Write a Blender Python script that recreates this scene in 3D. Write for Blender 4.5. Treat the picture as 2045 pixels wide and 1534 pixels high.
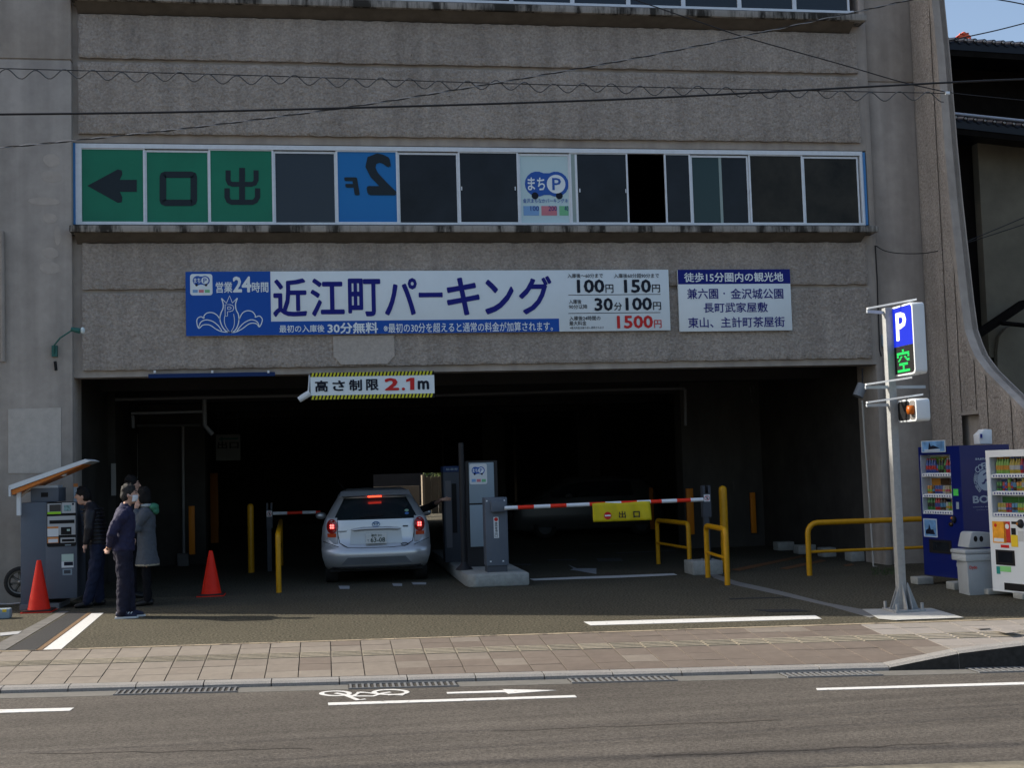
import bpy, bmesh, math, random
from mathutils import Vector, Matrix, noise
R = math.radians
random.seed(7)
S = bpy.context.scene
for o in list(bpy.data.objects): bpy.data.objects.remove(o)
COL = S.collection
# ---------------------------------------------------------------- camera
PW, PH, FPX = 2045.0, 1534.0, 2475.5
YAW, PIT, ROL, EYE = .1518137, .0691256, -.0291850, 1.75
_f = Vector((math.sin(YAW)*math.cos(PIT), math.cos(YAW)*math.cos(PIT), math.sin(PIT)))
_r = Vector((math.cos(YAW), -math.sin(YAW), 0)); _u = _r.cross(_f)
RT = math.cos(ROL)*_r + math.sin(ROL)*_u; UP = -math.sin(ROL)*_r + math.cos(ROL)*_u
cd = bpy.data.cameras.new('camera'); cam = bpy.data.objects.new('camera', cd); COL.objects.link(cam)
cam.matrix_world = Matrix(((RT.x, UP.x, -_f.x, 0), (RT.y, UP.y, -_f.y, 0), (RT.z, UP.z, -_f.z, EYE), (0, 0, 0, 1)))
cd.sensor_width = 36; cd.lens = 36*FPX/PW; cd.clip_end = 3000; cd.clip_start = .1
S.camera = cam
# ---------------------------------------------------------------- light
SUN_EL = R(34)
SUN_TO = Vector((-.911*math.cos(SUN_EL), .412*math.cos(SUN_EL), math.sin(SUN_EL))).normalized()
w = bpy.data.worlds.new('World'); S.world = w; w.use_nodes = True
nt = w.node_tree; nt.nodes.clear()
sk = nt.nodes.new('ShaderNodeTexSky'); sk.sky_type = 'NISHITA'; sk.sun_disc = False
sk.sun_elevation = SUN_EL; sk.sun_rotation = math.atan2(SUN_TO.x, SUN_TO.y)
sk.air_density = 1.0; sk.dust_density = 3.0; sk.ozone_density = 1.0
bg = nt.nodes.new('ShaderNodeBackground'); bg.inputs[1].default_value = .13
wo = nt.nodes.new('ShaderNodeOutputWorld')
nt.links.new(sk.outputs[0], bg.inputs[0]); nt.links.new(bg.outputs[0], wo.inputs[0])
sl = bpy.data.lights.new('sun', 'SUN'); sl.energy = 4.4; sl.angle = R(.53); sl.color = (1, .92, .80)
so = bpy.data.objects.new('sun', sl); COL.objects.link(so); so.location = (-20, 20, 30)
so.rotation_euler = (-SUN_TO).to_track_quat('-Z', 'Y').to_euler()
S.view_settings.view_transform = 'Standard'; S.view_settings.look = 'None'
S.view_settings.exposure = .66; S.view_settings.gamma = 1; S.view_settings.use_curve_mapping = False
S.render.engine = 'CYCLES'; S.cycles.max_bounces = 6

# ---------------------------------------------------------------- surveying helpers (photo pixel + known plane -> metres)
def ray(x, y): return RT*((x-PW/2)/FPX) + UP*(-(y-PH/2)/FPX) + _f
C0 = Vector((0, 0, EYE))
def gp(x, y, z=0.0):
    d = ray(x, y); return C0 + d*((z-EYE)/d.z)
def fp(x, y, Y):
    d = ray(x, y); return C0 + d*(Y/d.y)
def sp(x, y, X):
    d = ray(x, y); return C0 + d*(X/d.x)
D = 19.42          # distance of the facade plane
def FX(x, y=600, Y=D): return fp(x, y, Y).x
def FZ(x, y, Y=D): return fp(x, y, Y).z

# ---------------------------------------------------------------- materials
MATS = {}
def mat(name, col, rough=.7, metal=0., var=0., scale=6., bump=0., bscale=40., spec=.28, emit=None, bdist=.02, es=1., coat=0., stretch=None, var2=0., scale2=.7, dark=None, streak=0., streakv=0., det=6):
    if name in MATS: return MATS[name]
    m = bpy.data.materials.new(name); m.use_nodes = True; n = m.node_tree.nodes; L = m.node_tree.links
    b = n['Principled BSDF']; b.inputs['Roughness'].default_value = rough; b.inputs['Metallic'].default_value = metal
    b.inputs['Specular IOR Level'].default_value = spec; b.inputs['Coat Weight'].default_value = coat
    c = (*col, 1); b.inputs['Base Color'].default_value = c
    if emit: b.inputs['Emission Color'].default_value = (*emit, 1); b.inputs['Emission Strength'].default_value = es
    if var or bump or var2 or dark:
        tc = n.new('ShaderNodeTexCoord'); src = tc.outputs['Object']
        if stretch:
            mp = n.new('ShaderNodeMapping'); mp.inputs['Scale'].default_value = stretch; L.new(src, mp.inputs[0]); src = mp.outputs[0]
    if var or var2 or dark:
        prev = None
        rgb = n.new('ShaderNodeRGB'); rgb.outputs[0].default_value = c; prev = rgb.outputs[0]
        for v, s, det in ((var, scale, det), (var2, scale2, 4)):
            if not v: continue
            t = n.new('ShaderNodeTexNoise'); t.inputs['Scale'].default_value = s; t.inputs['Detail'].default_value = det; t.inputs['Roughness'].default_value = .65
            L.new(src, t.inputs[0])
            mr = n.new('ShaderNodeMapRange'); mr.inputs[1].default_value = .3; mr.inputs[2].default_value = .7; mr.inputs[3].default_value = 1-v; mr.inputs[4].default_value = 1+v
            L.new(t.outputs[0], mr.inputs[0])
            mx = n.new('ShaderNodeVectorMath'); mx.operation = 'SCALE'; L.new(prev, mx.inputs[0]); L.new(mr.outputs[0], mx.inputs['Scale']); prev = mx.outputs[0]
        if dark:   # (colour, noise scale, threshold lo, hi): stains with a shape of their own; painted pit shade on rough_concrete
            dc, ds, lo, hi = dark
            t = n.new('ShaderNodeTexNoise'); t.inputs['Scale'].default_value = ds; t.inputs['Detail'].default_value = 7; t.inputs['Roughness'].default_value = .7; L.new(src, t.inputs[0])
            mr = n.new('ShaderNodeMapRange'); mr.inputs[1].default_value = lo; mr.inputs[2].default_value = hi; L.new(t.outputs[0], mr.inputs[0])
            mx = n.new('ShaderNodeMix'); mx.data_type = 'RGBA'; L.new(mr.outputs[0], mx.inputs[0]); L.new(prev, mx.inputs[6]); mx.inputs[7].default_value = (*dc, 1); prev = mx.outputs[2]
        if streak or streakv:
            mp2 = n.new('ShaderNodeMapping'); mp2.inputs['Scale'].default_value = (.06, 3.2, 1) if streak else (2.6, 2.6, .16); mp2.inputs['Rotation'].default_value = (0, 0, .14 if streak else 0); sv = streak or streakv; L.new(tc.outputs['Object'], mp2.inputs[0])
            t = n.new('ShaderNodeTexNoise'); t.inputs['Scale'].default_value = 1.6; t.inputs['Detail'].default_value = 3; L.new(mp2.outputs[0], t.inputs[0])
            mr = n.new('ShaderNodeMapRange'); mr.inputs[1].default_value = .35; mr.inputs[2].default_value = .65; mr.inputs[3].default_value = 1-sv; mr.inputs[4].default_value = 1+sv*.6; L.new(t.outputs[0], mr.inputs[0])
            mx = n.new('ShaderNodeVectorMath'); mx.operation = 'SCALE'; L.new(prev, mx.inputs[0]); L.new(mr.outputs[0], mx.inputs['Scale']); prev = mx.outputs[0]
        L.new(prev, b.inputs['Base Color'])
    if bump:
        t = n.new('ShaderNodeTexNoise'); t.inputs['Scale'].default_value = bscale; t.inputs['Detail'].default_value = 5; t.inputs['Roughness'].default_value = .6
        L.new(src, t.inputs[0])
        bp = n.new('ShaderNodeBump'); bp.inputs['Strength'].default_value = bump; bp.inputs['Distance'].default_value = bdist
        L.new(t.outputs[0], bp.inputs['Height']); L.new(bp.outputs[0], b.inputs['Normal'])
    MATS[name] = m; return m
def glow(name, col, s):
    m = mat(name, tuple(c*.12 for c in col), .6, emit=col, es=s, spec=.15); return m

CONC = (.415, .365, .318)
M_rough = mat('rough_concrete', CONC, .95, streakv=.12, var=.24, scale=26, det=3, bump=1.0, bscale=20, bdist=.06, var2=.12, scale2=.9, spec=.15, dark=((.12, .105, .09), 21, .60, .74))  # dark flecks paint the shade of surface pits into the colour
M_smooth = mat('smooth_concrete', (.385, .342, .300), .9, streakv=.13, var=.10, scale=5, bump=.25, bscale=90, var2=.12, scale2=.8, spec=.2)
M_patch = mat('patched_concrete', (.455, .42, .375), .9, var=.10, scale=8, bump=.25, bscale=60, spec=.2)
M_ledge = mat('stained_ledge', (.36, .335, .30), .9, var=.2, scale=3, bump=.3, bscale=50, spec=.2, stretch=(1, 1, .16), dark=((.04, .037, .032), 3.0, .44, .56))
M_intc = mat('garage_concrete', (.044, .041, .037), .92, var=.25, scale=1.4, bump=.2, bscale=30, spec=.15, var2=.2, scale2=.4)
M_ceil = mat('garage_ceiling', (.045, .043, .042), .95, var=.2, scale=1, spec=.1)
M_alu = mat('aluminium_frame', (.70, .73, .76), .45, .25, var=.06, scale=12)
M_glass = mat('dark_window_glass', (.010, .013, .018), .2, spec=.22, var=.5, scale=1.2)
M_glassw = mat('blurred_reflection_glass', (.020, .018, .013), .35, spec=.2, var=.8, scale=1.6)  # brown mottling paints blurred reflections into the glass colour
M_glassb = mat('smoky_window_glass', (.024, .034, .046), .12, spec=.3)
M_glassg = mat('green_tinted_glass', (.016, .044, .044), .15, spec=.3)
M_green = mat('green_window_film', (.009, .185, .105), .35, spec=.25, var=.08, scale=1.5)
M_bluef = mat('blue_window_film', (.012, .17, .46), .35, spec=.25)
M_film = mat('pale_window_film', (.52, .68, .70), .35, spec=.3)
M_char = mat('charcoal_lettering', (.016, .026, .034), .4, spec=.2)
M_black = mat('black_paint', (.010, .010, .011), .6, spec=.2)
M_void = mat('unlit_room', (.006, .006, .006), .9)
M_blue = mat('sign_blue', (.012, .085, .40), .4, var=.04, scale=2, spec=.15)
M_navy = mat('sign_navy', (.006, .014, .19), .4, spec=.15)
M_navyT = mat('navy_lettering', (.010, .014, .20), .4, spec=.15)
M_white = mat('sign_white', (.74, .82, .85), .4, var=.03, scale=3)
M_whT = mat('white_lettering', (.76, .83, .86), .4)
M_ink = mat('ink_lettering', (.010, .014, .028), .4, spec=.15)
M_redT = mat('red_lettering', (.55, .015, .015), .4)
M_yel = mat('warning_yellow', (.62, .60, .03), .5)
M_ban = mat('yellow_banner_vinyl', (.62, .50, .012), .5, var=.05, scale=8)
M_tape = mat('blue_masking_tape', (.06, .22, .50), .6)
M_cgray = mat('machine_grey', (.105, .125, .155), .5, var=.04, scale=10)
M_dgray = mat('dark_machine_grey', (.055, .062, .075), .5)
M_lgray = mat('pale_machine_grey', (.26, .33, .38), .45)
M_cone = mat('cone_red', (.80, .022, .006), .55, var=.08, scale=9, spec=.25)
M_coneb = mat('cone_base', (.05, .02, .018), .7)
M_orange = mat('orange_guard', (.62, .20, .008), .5)
M_rail = mat('rail_yellow', (.55, .27, .006), .4, var=.10, scale=14, dark=((.14, .08, .03), 14, .70, .76))
M_wht = mat('white_enamel', (.66, .70, .72), .35, var=.03, scale=4)
M_galv = mat('galvanised_steel', (.30, .31, .31), .6, .15, var=.12, scale=14, spec=.3)
M_silver = mat('silver_car_paint', (.55, .57, .585), .30, .55, coat=.6)
M_carglass = mat('car_glass', (.014, .020, .024), .06, spec=.7)
M_tyre = mat('tyre_rubber', (.018, .018, .018), .8)
M_plast = mat('black_plastic', (.02, .02, .022), .5)
M_red = mat('barrier_red', (.80, .035, .012), .4)
M_bwhite = mat('barrier_white', (.72, .76, .80), .4)
M_cblk = mat('cast_concrete_block', (.30, .31, .29), .9, var=.16, scale=12, bump=.3, bscale=60)
M_wire = mat('black_cable', (.02, .02, .022), .5)
M_wire2 = mat('steel_strand', (.30, .30, .30), .4, .5)
M_vblue = mat('vending_blue', (.005, .012, .115), .3, coat=.4)
M_vshade = mat('vending_interior', (.50, .55, .62), .5)
M_paint = mat('road_paint', (.56, .56, .545), .8, var=.12, scale=30, spec=.15, dark=((.24, .225, .20), 16, .60, .66))
M_skin = mat('skin', (.50, .30, .22), .55, var=.05, scale=20)
M_hair = mat('black_hair', (.010, .009, .009), .6, bump=.5, bscale=120, spec=.15)
M_hairg = mat('greying_hair', (.028, .027, .026), .6, bump=.5, bscale=120, var=.8, scale=70, spec=.15)

# ---------------------------------------------------------------- mesh helpers
def put(o, parent=None):
    COL.objects.link(o)
    if parent is not None: o.parent = parent
    return o
def tag(o, label=None, cat=None, group=None, kind=None):
    if label: o['label'] = label
    if cat: o['category'] = cat
    if group: o['group'] = group
    if kind: o['kind'] = kind
    return o
def thing(name, label, cat, group=None, loc=(0, 0, 0)):
    o = bpy.data.objects.new(name, None); o.empty_display_size = .2; COL.objects.link(o)
    o.location = loc; OFF[o.name] = Vector(loc)
    return tag(o, label, cat, group)
OFF = {}
def off(p):
    v = Vector((0, 0, 0))
    while p is not None: v += Vector(p.location); p = p.parent
    return v
class MB:
    """collects shapes in world metres; build() makes one mesh object"""
    def __init__(s): s.v = []; s.f = []; s.sm = []; s.mi = []; s.cur = 0
    def add(s, vs, fs, smooth=False):
        k = len(s.v); s.v += [Vector(p) for p in vs]
        for f in fs: s.f.append([i+k for i in f]); s.sm.append(smooth); s.mi.append(s.cur)
        return s
    def box(s, x0, x1, y0, y1, z0, z1):
        return s.add([(x0,y0,z0),(x1,y0,z0),(x1,y1,z0),(x0,y1,z0),(x0,y0,z1),(x1,y0,z1),(x1,y1,z1),(x0,y1,z1)],
                     [(0,3,2,1),(4,5,6,7),(0,1,5,4),(1,2,6,5),(2,3,7,6),(3,0,4,7)])
    def obox(s, o, u, v, w_):
        o, u, v, w_ = map(Vector, (o, u, v, w_))
        P = [o, o+u, o+u+v, o+v]; P += [p+w_ for p in P]
        fs = [(0,3,2,1),(4,5,6,7),(0,1,5,4),(1,2,6,5),(2,3,7,6),(3,0,4,7)]
        if u.cross(v).dot(w_) < 0: fs = [tuple(reversed(f)) for f in fs]
        return s.add(P, fs)
    def quad(s, a, b, c, d): return s.add([a, b, c, d], [(0, 1, 2, 3)])
    def slab(s, top, dz):
        """closed prism under a flat polygon (counter-clockwise seen from above)"""
        n = len(top); top = [Vector(p) for p in top]; lo = [p-Vector((0, 0, dz)) for p in top]
        return s.add(top+lo, [tuple(range(n)), tuple(reversed(range(n, 2*n)))] + [(i, n+i, n+(i+1) % n, (i+1) % n) for i in range(n)])
    def prism(s, poly, ext):
        n = len(poly); a = [Vector(p) for p in poly]; e = Vector(ext); b = [p+e for p in a]
        nn = (a[1]-a[0]).cross(a[2]-a[1])
        for i in range(2, n-1): nn += (a[i]-a[i-1]).cross(a[i+1]-a[i])
        fs = [tuple(range(n)), tuple(reversed(range(n, 2*n)))] + [((i+1) % n, i, n+i, n+(i+1) % n) for i in range(n)]
        if nn.dot(e) > 0: fs = [tuple(reversed(f)) for f in fs]
        return s.add(a+b, fs)
    def tube(s, pts, r, n=8, caps=True, smooth=True):
        pts = [Vector(p) for p in pts]; rs = r if isinstance(r, (list, tuple)) else [r]*len(pts)
        vs = []; up = None
        for i, p in enumerate(pts):
            t = (pts[min(i+1, len(pts)-1)]-pts[max(i-1, 0)]).normalized()
            if up is None:
                a = Vector((0, 0, 1)) if abs(t.z) < .9 else Vector((1, 0, 0)); up = a.cross(t).normalized()
            sd = (up - t*up.dot(t)).normalized(); up = sd; q = t.cross(sd)
            for k in range(n):
                an = 2*math.pi*k/n; vs.append(p+(sd*math.cos(an)+q*math.sin(an))*rs[i])
        m = len(pts); fs = [(i*n+k, i*n+(k+1) % n, (i+1)*n+(k+1) % n, (i+1)*n+k) for i in range(m-1) for k in range(n)]
        s.add(vs, fs, smooth)
        if caps: s.add(vs[:n], [tuple(reversed(range(n)))]); s.add(vs[-n:], [tuple(range(n))])
        return s
    def lathe(s, c, prof, n=20, axis='z', smooth=True, caps=True):
        c = Vector(c); vs = []
        for r_, h_ in prof:
            for k in range(n):
                a = 2*math.pi*k/n; ca, sa = r_*math.cos(a), r_*math.sin(a)
                vs.append(c+(Vector((ca, sa, h_)) if axis == 'z' else Vector((ca, -h_, sa)) if axis == 'y' else Vector((h_, ca, sa))))
        m = len(prof)
        s.add(vs, [(i*n+k, i*n+(k+1) % n, (i+1)*n+(k+1) % n, (i+1)*n+k) for i in range(m-1) for k in range(n)], smooth)
        if caps and prof[0][0] > 1e-4: s.add(vs[:n], [tuple(reversed(range(n)))])
        if caps and prof[-1][0] > 1e-4: s.add(vs[-n:], [tuple(range(n))])
        return s
    def ell(s, c, rx, ry, rz, nu=16, nv=10):
        c = Vector(c); vs = []
        for i in range(nv+1):
            t = math.pi*i/nv
            for k in range(nu):
                a = 2*math.pi*k/nu; vs.append(c+Vector((rx*math.sin(t)*math.cos(a), ry*math.sin(t)*math.sin(a), -rz*math.cos(t))))
        return s.add(vs, [(i*nu+k, i*nu+(k+1) % nu, (i+1)*nu+(k+1) % nu, (i+1)*nu+k) for i in range(nv) for k in range(nu)], True)
    def rot(s, c, ang, start=0):
        """turn everything added since vertex index start about the vertical through c"""
        c = Vector(c); m = Matrix.Rotation(ang, 3, 'Z')
        for i in range(start, len(s.v)): s.v[i] = m @ (s.v[i]-c)+c
        return s
    def build(s, name, m, parent=None, bevel=0., seg=2, smooth=None):
        me = bpy.data.meshes.new(name); o_ = off(parent) if parent is not None else Vector((0, 0, 0))
        me.from_pydata([v-o_ for v in s.v], [], s.f)
        ms = m if isinstance(m, (list, tuple)) else [m]
        for q in ms: me.materials.append(q)
        for p, sm, mi in zip(me.polygons, s.sm, s.mi): p.use_smooth = sm if smooth is None else smooth; p.material_index = mi
        if bevel:
            bm = bmesh.new(); bm.from_mesh(me); bmesh.ops.remove_doubles(bm, verts=bm.verts, dist=1e-5)
            es = [e for e in bm.edges if len(e.link_faces) == 2 and e.calc_face_angle(0) > R(30)]
            bmesh.ops.bevel(bm, geom=es, offset=bevel, segments=seg, affect='EDGES', profile=.5, clamp_overlap=True)
            bm.to_mesh(me); bm.free()
            for p in me.polygons: p.use_smooth = True
            me.set_sharp_from_angle(angle=R(40))
        me.update()
        return put(bpy.data.objects.new(name, me), parent)
def pbox(px0, px1, py0, py1, Y, depth, z0=None, z1=None):
    """extent (x0,x1,y0,y1,z0,z1) of a box whose front stands at distance Y"""
    ym = (py0+py1)/2; xm = (px0+px1)/2
    return (FX(px0, ym, Y), FX(px1, ym, Y), Y, Y+depth, FZ(xm, py1, Y) if z0 is None else z0, FZ(xm, py0, Y) if z1 is None else z1)

# flat artwork on a plane: origin, u (right) and v (up) unit vectors
class Plane:
    def __init__(s, o, u=(1, 0, 0), v=(0, 0, 1)):
        s.o = Vector(o); s.u = Vector(u).normalized(); s.v = Vector(v).normalized(); s.n = s.u.cross(s.v)   # n points to the viewer side
    def p(s, a, b, d=0): return s.o+s.u*a+s.v*b+s.n*d
TXT = {}
def text(pl, body, u0, v0, u1, v1, m, parent, name='lettering', bold=0., d=.006, thick=.0015, mirror=False, res=2, keep=False, align='c', label=None, shear=0.):
    """lettering fitted into the rectangle u0..u1, v0..v1 of plane pl"""
    shift = bold*.62; bold = 0.
    key = (body, round(bold, 4), res)
    if key not in TXT:
        c = bpy.data.curves.new('t', 'FONT'); c.body = body; c.offset = bold; c.resolution_u = res; c.fill_mode = 'FRONT'
        o = bpy.data.objects.new('t', c); COL.objects.link(o); me = bpy.data.meshes.new_from_object(o)
        vs = [v.co.copy() for v in me.vertices]; fs = [tuple(p.vertices) for p in me.polygons]
        bpy.data.objects.remove(o); bpy.data.curves.remove(c); bpy.data.meshes.remove(me)
        TXT[key] = (vs, fs)
    vs, fs = TXT[key]
    xs = [v.x for v in vs]; ys = [v.y for v in vs]; a0, a1, b0, b1 = min(xs)-shift, max(xs)+shift, min(ys)-shift, max(ys)+shift
    sx = (u1-u0)/(a1-a0); sy = (v1-v0)/(b1-b0)
    if keep: sx = sy = min(sx, sy)
    mb = MB(); q_ = shift*.72
    for j, (dx, dy) in enumerate(((0, 0), (shift, 0), (-shift, 0), (0, shift), (0, -shift), (q_, q_), (-q_, q_), (q_, -q_), (-q_, -q_)) if shift else ((0, 0),)):
        out = []
        for v in vs:
            a = (v.x+dx-a0)*sx; b = (v.y+dy-b0)*sy
            if mirror: a = (u1-u0)-a
            a += shear*(.5-b/(v1-v0))
            out.append(pl.p(u0+a, v0+b, d+.00015*j))
        mb.add(out, [tuple(reversed(f)) for f in fs] if mirror else fs)
    o = mb.build(name, m, parent)
    if label: o['label'] = label
    return o
def rect(pl, u0, v0, u1, v1, m, parent, name, d=.003, r=0., t=.002, label=None):
    pts = []
    if r:
        for cx, cy, a0 in ((u1-r, v1-r, 0), (u0+r, v1-r, 90), (u0+r, v0+r, 180), (u1-r, v0+r, 270)):
            for k in range(5): a = R(a0+k*22.5); pts.append((cx+r*math.cos(a), cy+r*math.sin(a)))
    else: pts = [(u0, v0), (u1, v0), (u1, v1), (u0, v1)]
    mb = MB().prism([pl.p(a, b, d-t) for a, b in pts], pl.n*t); o = mb.build(name, m, parent)
    if label: o['label'] = label
    return o
def poly(pl, pts, m, parent, name, d=.004, t=.0015):
    return MB().prism([pl.p(a, b, d-t) for a, b in pts], pl.n*t).build(name, m, parent)
def disc(pl, cu, cv, r, m, parent, name, d=.004, n=28, ry=None):
    return poly(pl, [(cu+r*math.cos(2*math.pi*k/n), cv+(ry or r)*math.sin(2*math.pi*k/n)) for k in range(n)], m, parent, name, d)
def smoothline(pts, k=6):
    out = []; n = len(pts)
    for i in range(n-1):
        p0 = Vector(pts[max(i-1, 0)]); p1 = Vector(pts[i]); p2 = Vector(pts[i+1]); p3 = Vector(pts[min(i+2, n-1)])
        for j in range(k):
            t = j/k; out.append(.5*((2*p1)+(p2-p0)*t+(2*p0-5*p1+4*p2-p3)*t*t+(3*p1-p0-3*p2+p3)*t**3))
    out.append(Vector(pts[-1])); return out
def ribbons(pl, lines, wd, m, parent, name, d=.005):
    mb = MB(); j = 0
    for ln in lines:
        j += 1; dd = d+.0002*j
        q = [Vector((a[0], a[1], 0)) for a in ln]; L_ = []; Rr = []
        for i, p in enumerate(q):
            t = (q[min(i+1, len(q)-1)]-q[max(i-1, 0)]).normalized(); nn = Vector((-t.y, t.x, 0))*wd/2
            L_.append(p+nn); Rr.append(p-nn)
        vs = [pl.p(a.x, a.y, dd) for a in L_]+[pl.p(a.x, a.y, dd) for a in Rr]; n = len(q)
        mb.add(vs, [(i, n+i, n+i+1, i+1) for i in range(n-1)])
    return mb.build(name, m, parent)
# ================================================================ THE GROUND
PE0, PE1 = gp(110, 1298), gp(1700, 1247)          # edge between lot asphalt and pavers
KE0, KE1 = gp(0, 1370, -.13), gp(1850, 1322, -.13) # top edge of the kerb towards the pavers
def pe(X): return PE0.y+(X-PE0.x)*(PE1.y-PE0.y)/(PE1.x-PE0.x)
def ke(X):
    q = min(max(X, -12), 12); return pe(X)-(pe(q)-(KE0.y+(q-KE0.x)*(KE1.y-KE0.y)/(KE1.x-KE0.x)))
ROADZ = -.18
XL, XR = -60., 80.
def struct(o, label=None): o['kind'] = 'structure'; return o
M_road = mat('road_asphalt', (0.0936, 0.0842, 0.0733), .92, var=.42, scale=48, det=2, bump=.6, bscale=120, spec=.2, var2=.10, scale2=.6, streak=.16)  # streak paints wheel-track wear and faint cable shadows into the colour
M_lot = mat('lot_asphalt', (0.0780, 0.0702, 0.0484), .93, det=2, var=1.0, scale=36, bump=.9, bscale=60, spec=.2, var2=.12, scale2=.5)
M_base = mat('ground_soil', (.12, .11, .10), .95, var=.1, scale=2)
M_dpatch = mat('new_asphalt_patch', (0.0273, 0.0281, 0.0296), .9, var=.3, scale=50, bump=.4, bscale=90)
M_kerb = mat('granite_kerb', (0.2262, 0.2184, 0.2067), .85, var=.22, scale=70, bump=.3, bscale=120, spec=.3, var2=.08, scale2=3)
M_gut = mat('gutter_concrete', (0.1326, 0.1287, 0.1170), .9, var=.14, scale=14, bump=.2, bscale=80)
M_iron = mat('cast_iron_grate', (.17, .175, .18), .6, .3)
struct(MB().slab([(-1200, -800, -.30), (1200, -800, -.30), (1200, 1500, -.30), (-1200, 1500, -.30)], .2).build('ground', M_base))
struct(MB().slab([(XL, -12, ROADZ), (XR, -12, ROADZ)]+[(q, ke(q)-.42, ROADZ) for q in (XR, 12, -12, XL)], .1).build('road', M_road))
struct(MB().slab([(q, ke(q)-.42, ROADZ+.002) for q in (XL, -12, 12, XR)]+[(q, ke(q)-.16, ROADZ+.002) for q in (XR, 12, -12, XL)], .1).build('gutter', M_gut))
struct(MB().slab([(XL, pe(XL), 0), (XR, pe(XR), 0), (XR, 60, 0), (XL, 60, 0)], .25).build('parking_lot', M_lot))
# bedding under the pavers (slightly below their tops, seen as the joints)
def swz(X, t): return -.13*t
def row(X, t): return Vector((X, pe(X)*(1-t)+ke(X)*t, swz(X, t)))
pav = MB()
XS_ = [XL]+[-20+.5*q for q in range(101)]+[XR]
for qa, qb in zip(XS_[:-1], XS_[1:]):
    pav.add([row(qa, 1)+Vector((0, 0, -.010)), row(qb, 1)+Vector((0, 0, -.010)), row(qb, 0)+Vector((0, 0, -.010)), row(qa, 0)+Vector((0, 0, -.010))], [(0, 1, 2, 3)])
M_joint = mat('paver_joint', (0.1014, 0.0897, 0.0780), .95)
pavement = struct(pav.build('pavement', M_joint))
PC = [mat('paver_%s' % n_, c, .85, var=.10, scale=9, bump=.15, bscale=90, spec=.25, var2=.08, scale2=1.7) for n_, c in
      (('tan', (0.2044, 0.1794, 0.1498)), ('rose', (0.1443, 0.1186, 0.0983)), ('buff', (0.1841, 0.1591, 0.1326)), ('brown', (0.1342, 0.1092, 0.0905)))]
PG = [mat('paver_pale_%s' % n_, c, .85, var=.08, scale=9, bump=.15, bscale=90, spec=.25) for n_, c in (('a', (0.2574, 0.2340, 0.2106)), ('b', (0.2340, 0.2122, 0.1872)))]
M_tact = mat('tactile_yellow', (0.2106, 0.1856, 0.1443), .85, var=.15, scale=12, bump=.2, bscale=60)
M_tact2 = mat('tactile_bar', (0.2886, 0.2535, 0.1911), .85, var=.2, scale=20)
TB = [.022, .16, .315, .475, .65, .825, .992]
TW = .31
def tilequad(mb, x0, x1, t0, t1, g, dz=0., th=.03):
    P = [row(x0+g, t0), row(x1-g, t0), row(x1-g, t1), row(x0+g, t1)]
    P[0].y -= g; P[1].y -= g; P[2].y += g; P[3].y += g
    P = [p+Vector((0, 0, dz)) for p in P]
    mb.slab([P[3], P[2], P[1], P[0]], th)
nx0, nx1 = -11, 26
rest = MB()
for i in range(-60, 90):
    x0 = -.77+(i)*TW-.13
    inside = -13 <= i < 27
    for j in range(6):
        mb = MB() if inside else rest
        g = .004+random.random()*.002
        tilequad(mb, x0, x0+TW, TB[j], TB[j+1], g, random.uniform(-.0015, .0015))
        if inside:
            rr = random.random()*.42+min(max((x0+2.2)/7, 0), .56)
            edge = 5.55+(TB[j])*.35
            m = random.choice(PG) if x0 > edge else (M_tact if j == 2 else PC[0 if rr < .42 else 2 if rr < .60 else 1 if rr < .84 else 3])
            if j == 2: m = M_tact if x0 <= edge else PG[0]
            t = mb.build('tactile_slab' if j == 2 else 'paving_slab', m, pavement)
            if j == 2:
                bb = MB()
                for q in range(4):
                    a = TB[2]+(TB[3]-TB[2])*(.14+.24*q)
                    tilequad(bb, x0+.012, x0+TW-.012, a, a+.016, .002, .006, .008)
                bb.build('raised_bar', M_tact2, t)
tag(rest.build('paving_slab', PC[1], pavement), kind='stuff')
ed = MB()
for i in range(-20, 40):
    x0 = -2.9+i*.6
    ed.slab([row(x0+.597, .022)+Vector((0, 0, .004)), row(x0+.597, -.004)+Vector((0, 0, .004)), row(x0, -.004)+Vector((0, 0, .004)), row(x0, .022)+Vector((0, 0, .004))][::-1] if False else
            [row(x0, .02)+Vector((0, 0, .004)), row(x0+.595, .02)+Vector((0, 0, .004)), row(x0+.595, -.004)+Vector((0, 0, .004)), row(x0, -.004)+Vector((0, 0, .004))], .03)
ed.build('edging_strip', mat('edging_stone', (0.3432, 0.2808, 0.1950), .85, var=.25, scale=5, dark=((.16, .13, .10), 3, .52, .60)), pavement)
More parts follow.
